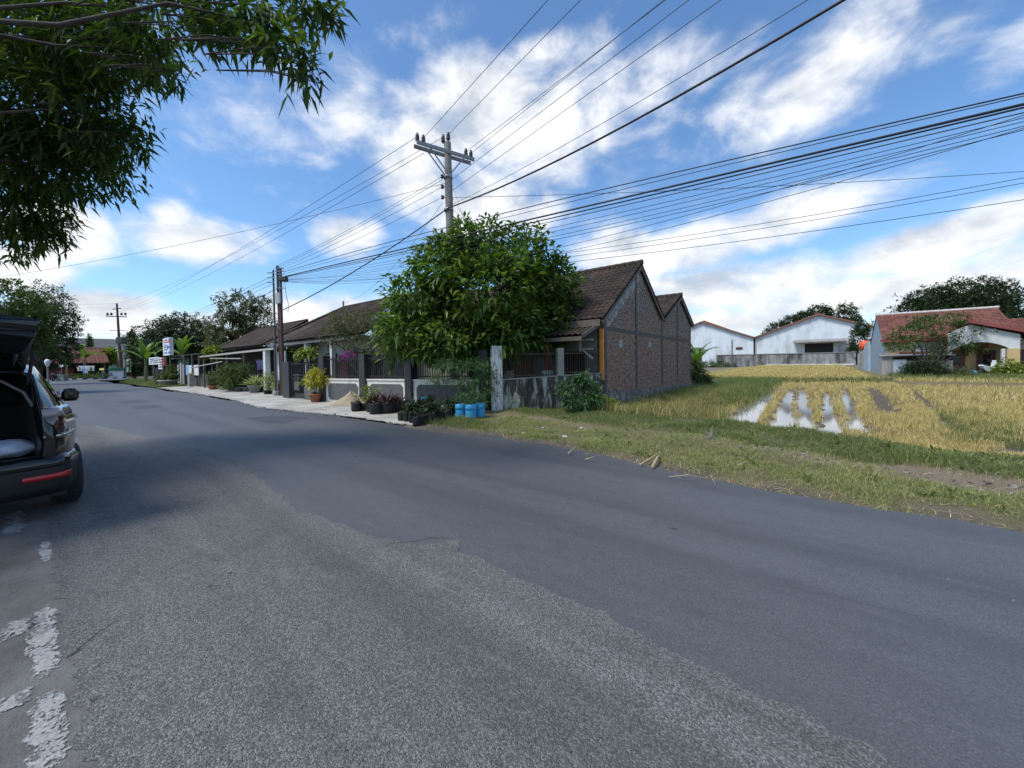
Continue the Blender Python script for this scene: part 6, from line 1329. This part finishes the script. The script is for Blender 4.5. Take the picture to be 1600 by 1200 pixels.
# white bag in the trunk
def blob(name, label, cat, c, r3, mat, seed, n=18, m_=12, amp=.12, rz=0):
    rr = random.Random(seed); ph = [rr.uniform(0, 6) for _ in range(6)]; V = []
    for j in range(m_+1):
        th_ = math.pi*j/m_
        for i in range(n):
            a = 2*math.pi*i/n; q = 1 + amp*(math.sin(3*a+ph[0]+2*th_) + .6*math.sin(5*a+ph[1]-3*th_) + .5*math.sin(7*th_+ph[2]+a*2))*math.sin(th_)
            V.append((c[0] + r3[0]*q*math.sin(th_)*math.cos(a+rz), c[1] + r3[1]*q*math.sin(th_)*math.sin(a+rz), c[2] + r3[2]*max(-.92, math.cos(th_)*q)))
    mb = MB().add(V, [(j*n+i, j*n+(i+1) % n, (j+1)*n+(i+1) % n, (j+1)*n+i) for j in range(m_) for i in range(n)], 0, True)
    o = mb.build(name, mat, None, tuple(c)); return tag(o, label, cat)
bc = car.matrix_basis @ Vector((.36, .36, .725))
blob('plastic_bag', 'pale blue white plastic bag lying in the open car trunk', 'bag', tuple(bc), (.20,.17,.09), plain('bag_plastic', (.50,.56,.68), (.42,.48,.60), .5, 12, .3), 3, 30, 18, .07)

# ---------------------------------------------------------------- scooters, laundry and odds and ends
def scooter(label, p, rz, body, seed, sc=1.0):
    t = bpy.data.objects.new('motor_scooter', None); COL.objects.link(t); t.location = p; t.rotation_euler = (0, 0, rz); t.scale = (sc,)*3; OFF[t] = (0,0,0); tag(t, label, 'scooter')
    for x in (-.62, .62):
        V = []; prof = [(.16,-.04), (.25,-.045), (.28,0), (.25,.045), (.16,.04)]
        for r_, y in prof:
            for k_ in range(18): V.append((x + r_*math.cos(k_*math.pi/9), y, .28 + r_*math.sin(k_*math.pi/9)))
        w_ = MB().add(V, [(i*18+k_, i*18+(k_+1) % 18, (i+1)*18+(k_+1) % 18, (i+1)*18+k_) for i in range(4) for k_ in range(18)], 0, True).build('wheel', M_RUB2, t)
        mb = MB(); [mb.bar((x, 0, .28), (x+.17*math.cos(a), 0, .28+.17*math.sin(a)), .03) for a in (0, 2.1, 4.2)]; mb.build('rim', M_RIM, w_)
    def shell(prof, w_, name, mat): return MB().extr([(x, -w_/2, z) for x, z in prof], (0, w_, 0)).build(name, mat, t, bev=.03)
    shell([(.42,.35), (.62,.60), (.52,1.0), (.44,1.0), (.36,.70), (.18,.42), (-.2,.38), (-.2,.30), (.2,.30)], .26, 'front_shield', body); shell([(-.1,.35), (-.1,.70), (-.75,.82), (-.85,.76), (-.55,.45), (-.35,.32)], .24, 'tail_body', body)
    shell([(-.05,.71), (-.72,.84), (-.70,.89), (-.35,.82), (-.05,.79)], .26, 'seat', M_PLAS); MB().bar((.46,-.32,1.05), (.46,.32,1.05), .035).build('handlebar', M_STEELDK, t)
    shell([(.42,.98), (.58,.98), (.54,1.12), (.44,1.12)], .2, 'headlight_cowl', body); MB().bar((.62,0,.28), (.48,0,.98), .05).build('fork', M_STEELDK, t)
    for s_ in (-1, 1): MB().bar((.47, s_*.26, 1.05), (.44, s_*.3, 1.25), .02).build('mirror', M_STEELDK, t)
    return t
M_WHITEP = plain('white_gloss_plastic', (.70,.70,.70), (.62,.62,.62), .3, 5, 0)
q = at(1545,593,27.5); scooter('white and black motor scooter parked before the porch', (q[0], q[1], .1), R(10), M_WHITEP, 1)
q = at(89,593,54); scooter('dark motor scooter by the road at the far junction', (q[0], q[1], .0), R(115), plain('dark_gloss_plastic', (.02,.02,.022), (.03,.03,.03), .3, 5, 0), 2, 1.25)
q = at(97,593,54); MB_ = MB(); MB_.box(q[0]-.6, q[0]+.6, q[1]-.3, q[1]+.3, 0, .75); MB_.box(q[0]-.68, q[0]+.68, q[1]-.36, q[1]+.36, .75, .82); tag(MB_.build('stone_bench', M_CONC, None, (q[0], q[1], 0), bev=.03), 'grey stone bench beside the far scooter', 'bench')
q = at(95,572,57); nb = thing('white_notice', 'small white notice on a post above the far scooter', 'sign', (q[0], q[1], 0), 'w'); MB().box(q[0]-.3, q[0]+.35, q[1]-.03, q[1]+.03, q[2]-.2, q[2]+.35).build('board', M_WHITEPL, nb); MB().box(q[0]-.04, q[0]+.04, q[1]+.03, q[1]+.1, 0, q[2]+.2).build('post', M_TIMBER, nb)
q = at(159,577,60); nb = thing('yellow_notice', 'small yellow notice among the far kerb plants', 'sign', (q[0], q[1], 0), 'w'); MB().box(q[0]-.35, q[0]+.35, q[1]-.03, q[1]+.03, q[2]-.15, q[2]+.17).build('board', plain('yellow_board', (.75,.65,.18), (.65,.56,.15), .6, 3), nb); MB().box(q[0]-.04, q[0]+.04, q[1]+.03, q[1]+.1, 0, q[2]+.1).build('post', M_TIMBER, nb)
q = at(74,566,30); lm = thing('globe_lamp', 'round white globe lamp on a post seen over the parked car', 'lamp', (q[0], q[1], 0), 'w'); MB().tube([(q[0], q[1], 0), (q[0], q[1], q[2]-.15)], .05, 8).build('post', M_CONC, lm); MB().lathe(q[0], q[1], [(.05,q[2]-.35), (.11,q[2]-.22), (.15,q[2]-.05), (.16,q[2]+.1), (.09,q[2]+.21), (.001,q[2]+.25)], 16).build('globe', M_WHITEPL, lm)
def shirt(label, c, w_, h, mat, seed, yaw=0.0, group=None):
    mb = MB(); rr = random.Random(seed); nx, nz = 8, 8; V = []
    for j in range(nz+1):
        for i in range(nx+1):
            s_ = -1+2*i/nx; q = j/nz; ww = w_*(.62 if q > .28 else 1.0 - q*.6); V.append((c[0] + s_*ww/2, c[1] + .04*math.sin(s_*7+seed+q*2)*(.3+q), c[2] - h*q + .03*abs(s_)*(-1)))
    V2 = [(x, y+.03, z) for x, y, z in V]; n1_ = nx+1; fs = [(j*n1_+i, j*n1_+i+1, (j+1)*n1_+i+1, (j+1)*n1_+i) for j in range(nz) for i in range(nx)]; m0 = len(V)
    mb.add(V+V2, fs + [tuple(m0+k_ for k_ in f[::-1]) for f in fs], 0, True); return tag(mb.build('hanging_shirt', mat, None, tuple(c)), label, 'shirt', group)
cm = lambda n_, c: plain(n_, c, None, .85, 9, .3)
for i, (px, c, lb) in enumerate(((122,(.62,.55,.40),'cream shirt drying at the left of the far washing line'), (127,(.55,.60,.66),'pale shirt second on the far washing line'), (131,(.30,.42,.62),'blue shirt drying in the middle of the far washing line'), (135,(.62,.66,.72),'white shirt drying beside the blue one on the far line'), (139,(.55,.58,.60),'grey white shirt near the right of the far washing line'), (145,(.60,.52,.40),'small cream cloth at the right end of the far washing line'))):
    q = at(px, 571.5, 60); shirt(lb, q, .55, 1.15 if i in (2,3) else .8, cm('cloth', c), i, group='washing on the far line')
a_, b_ = at(118,571,60.02), at(149,571,60.02); tag(MB().tube([a_, b_], .012, 5).build('washing_line', M_CABLE, None, a_), 'far washing line strung before the red tiled house', 'line')
for i, (px, c, lb) in enumerate(((404.5,(.34,.24,.52),'purple shirt hanging under the stall canopy'), (409.5,(.40,.34,.58),'lilac shirt hanging in the middle under the stall canopy'), (413.5,(.52,.52,.62),'pale shirt hanging beside the white stall post'))):
    q = at(px, 563, 23.5); shirt(lb, q, .34, .55, cm('cloth', c), 10+i, group='shirts under the stall canopy')
    q2 = (q[0], q[1]+.02, q[2]-.54); tag(MB().box(q2[0]-.13, q2[0]+.13, q2[1], q2[1]+.05, q2[2]-.45, q2[2]).build('hanging_trousers', cm('cloth', (.015,.015,.02)), None, q2), ['black trousers under the purple shirt','black trousers under the lilac shirt','black trousers under the pale shirt'][i], 'trousers', 'trousers under the stall canopy')
a_, b_ = at(398,562.5,23.48), at(419,562.5,23.48); tag(MB().tube([a_, b_], .014, 5).build('clothes_rail', M_GALV, None, a_), 'clothes rail under the stall canopy', 'rail')
q = at(243,583,40); shirt('dark clothes hanging by the green shop', at(245,575,40), .6, 1.3, cm('cloth', (.03,.035,.06)), 30); 
# laundry water drum, low rail in the yard
q = at(1520,596,27); tag(blob('blue_drum', '', None, (q[0], q[1], .3), (.25,.25,.25), M_BLUEBKT, 5, 14, 8, .04), 'small blue bucket lying in the yard below the porch', 'bucket')
rl = thing('low_yard_rail', 'low white pipe rail in the yard below the scooter', 'rail', (*at(1560,594,26)[:2], 0), 'w'); a_, b_ = Vector(at(1528,591,26.5)), Vector(at(1640,590,24)); MB().tube([a_, b_], .035, 7).build('pipe', M_WHITEPL, rl)
for q_ in (.05, .35, .65, .95): p = a_.lerp(b_, q_); MB().tube([p, (p.x, p.y, 0)], .03, 6).build('leg', M_WHITEPL, rl)
# orange tank on the low wall
q = at(1351,538,45); ot = thing('orange_tank', 'bright orange tank on top of the pale blue wall', 'tank', (q[0], q[1], q[2]-.8), 'w'); MB().lathe(q[0], q[1], [(.25,q[2]-.6), (.48,q[2]-.58), (.5,q[2]-.15), (.47,q[2]+.3), (.3,q[2]+.42), (.001,q[2]+.45)], 18).build('barrel', plain('orange_plastic', (.72,.09,.025), (.65,.08,.02), .45, 3, 0), ot); MB().box(q[0]-.35, q[0]+.35, q[1]-.35, q[1]+.35, 0, q[2]-.6).build('stand', M_CONC, ot)
yw = thing('pale_blue_yard_wall', 'pale blue yard wall stepping back from the gable of the red roofed house', 'wall', (4.6, 60, .1), 'uv'); MB().extr([(4.45, 55.8, 0), (4.45, 69, .1), (4.45, 69, 2.1), (4.45, 63, 2.3), (4.45, 57.5, 3.3), (4.45, 55.8, 3.3)], (.18, 0, 0)).build('wall_face', plain('blue_washed_wall', (.38,.46,.53), (.32,.40,.47), .8, 1.2, .1, stain=(.27,.32,.36), st_scale=1), yw); MB().box(4.42, 4.66, 57.5, 69.1, 0, .15).build('footing', M_CONC, yw)
# dead stump and litter on the verge
q = g(1112,690,.03); mb = MB()
for pts, r_ in (([(-.28,-.06,.0), (-.14,-.03,.03), (.0,0,.10), (.02,.02,.22)], [.02,.035,.045,.02]), ([(.02,.02,.12), (.12,.05,.06), (.24,.03,.01)], [.04,.025,.012]), ([(.0,.0,.1), (-.06,.08,.16), (-.08,.1,.24)], [.035,.02,.008]), ([(.01,0,.1), (.05,-.06,.05), (.06,-.16,.0)], [.035,.02,.01]), ([(.02,.02,.2), (.05,.04,.30)], [.02,.006])):
    mb.tube([Vector(p_)*1.0+Vector(q) for p_ in pts], r_, 7)
tag(mb.build('tree_stump', M_TIMBER, None, q), 'grey dead root stump on the bare dirt of the verge', 'stump')
M_LITW = plain('white_litter', (.66,.67,.66), (.55,.56,.56), .6, 20, .5); M_STRAWS = plain('dry_stalk', (.42,.34,.20), (.33,.26,.15), .85, 12, .2)
def scrap(label, px, py, s_, seed):
    rr = random.Random(seed); q = g(px, py, .03); V = []; n_ = 5; s_ *= .75
    for i in range(n_+1):
        for j in range(n_+1): V.append((q[0]+(i/n_-.5)*s_*.9+rr.uniform(-.12,.12)*s_, q[1]+(j/n_-.5)*s_*.6+rr.uniform(-.12,.12)*s_, float(height(*UV(q)))+.012+rr.uniform(0, .35)*s_*(.2 if (i in (0,n_) or j in (0,n_)) else 1)))
    V2 = [(x, y, z-.004) for x, y, z in V]; m0 = len(V); fs = [(i*(n_+1)+j, (i+1)*(n_+1)+j, (i+1)*(n_+1)+j+1, i*(n_+1)+j+1) for i in range(n_) for j in range(n_)]
    tag(MB().add(V+V2, fs+[tuple(m0+k_ for k_ in f[::-1]) for f in fs], 0, True).build('plastic_scrap', M_LITW, None, q), label, 'litter', 'plastic scraps on the verge')
for i, (x, y, s_, lb) in enumerate(((882,683,.14,'crumpled white plastic on the dirt in mid verge'), (818,676,.11,'white plastic strip in the grass near the blue buckets'), (908,668,.10,'small white wrapper near the gable shrubs'), (1058,742,.10,'white scrap at the asphalt edge below the stump'), (1232,770,.09,'white scrap at the asphalt edge, furthest along to the right'), (848,671,.09,'folded pale wrapper on the bare patch'))): scrap(lb, x, y, s_, i)
def stalk(label, pxs, r_, z=.03):
    pts = [Vector(g(x, y, z + .06*math.sin(i*1.9))) for i, (x, y) in enumerate(pxs)]; tag(MB().tube(pts, [r_]*(len(pts)-1)+[r_*.3], 6).build('dry_stalk', M_STRAWS, None, tuple(pts[0])), label, 'stalk', 'dry stalks along the verge')
stalk('forked dry stalk rising from the verge grass', [(1000,726), (1020,714), (1030,708)], .012); stalk('broken pale husk stalk beside the forked one', [(1019,730), (1027,715), (1031,711)], .02); stalk('short orange brown stalk in the left verge grass', [(888,709), (897,699)], .014); stalk('small pale stalk right of the orange brown one', [(936,698), (945,693)], .012); stalk('thin straw lying along the asphalt edge', [(1045,745), (1075,742), (1110,748)], .006); stalk('second thin straw along the asphalt edge', [(1110,742), (1118,758)], .006); stalk('flat pale stalk at the edge below the left grass', [(915,718), (930,713)], .012)
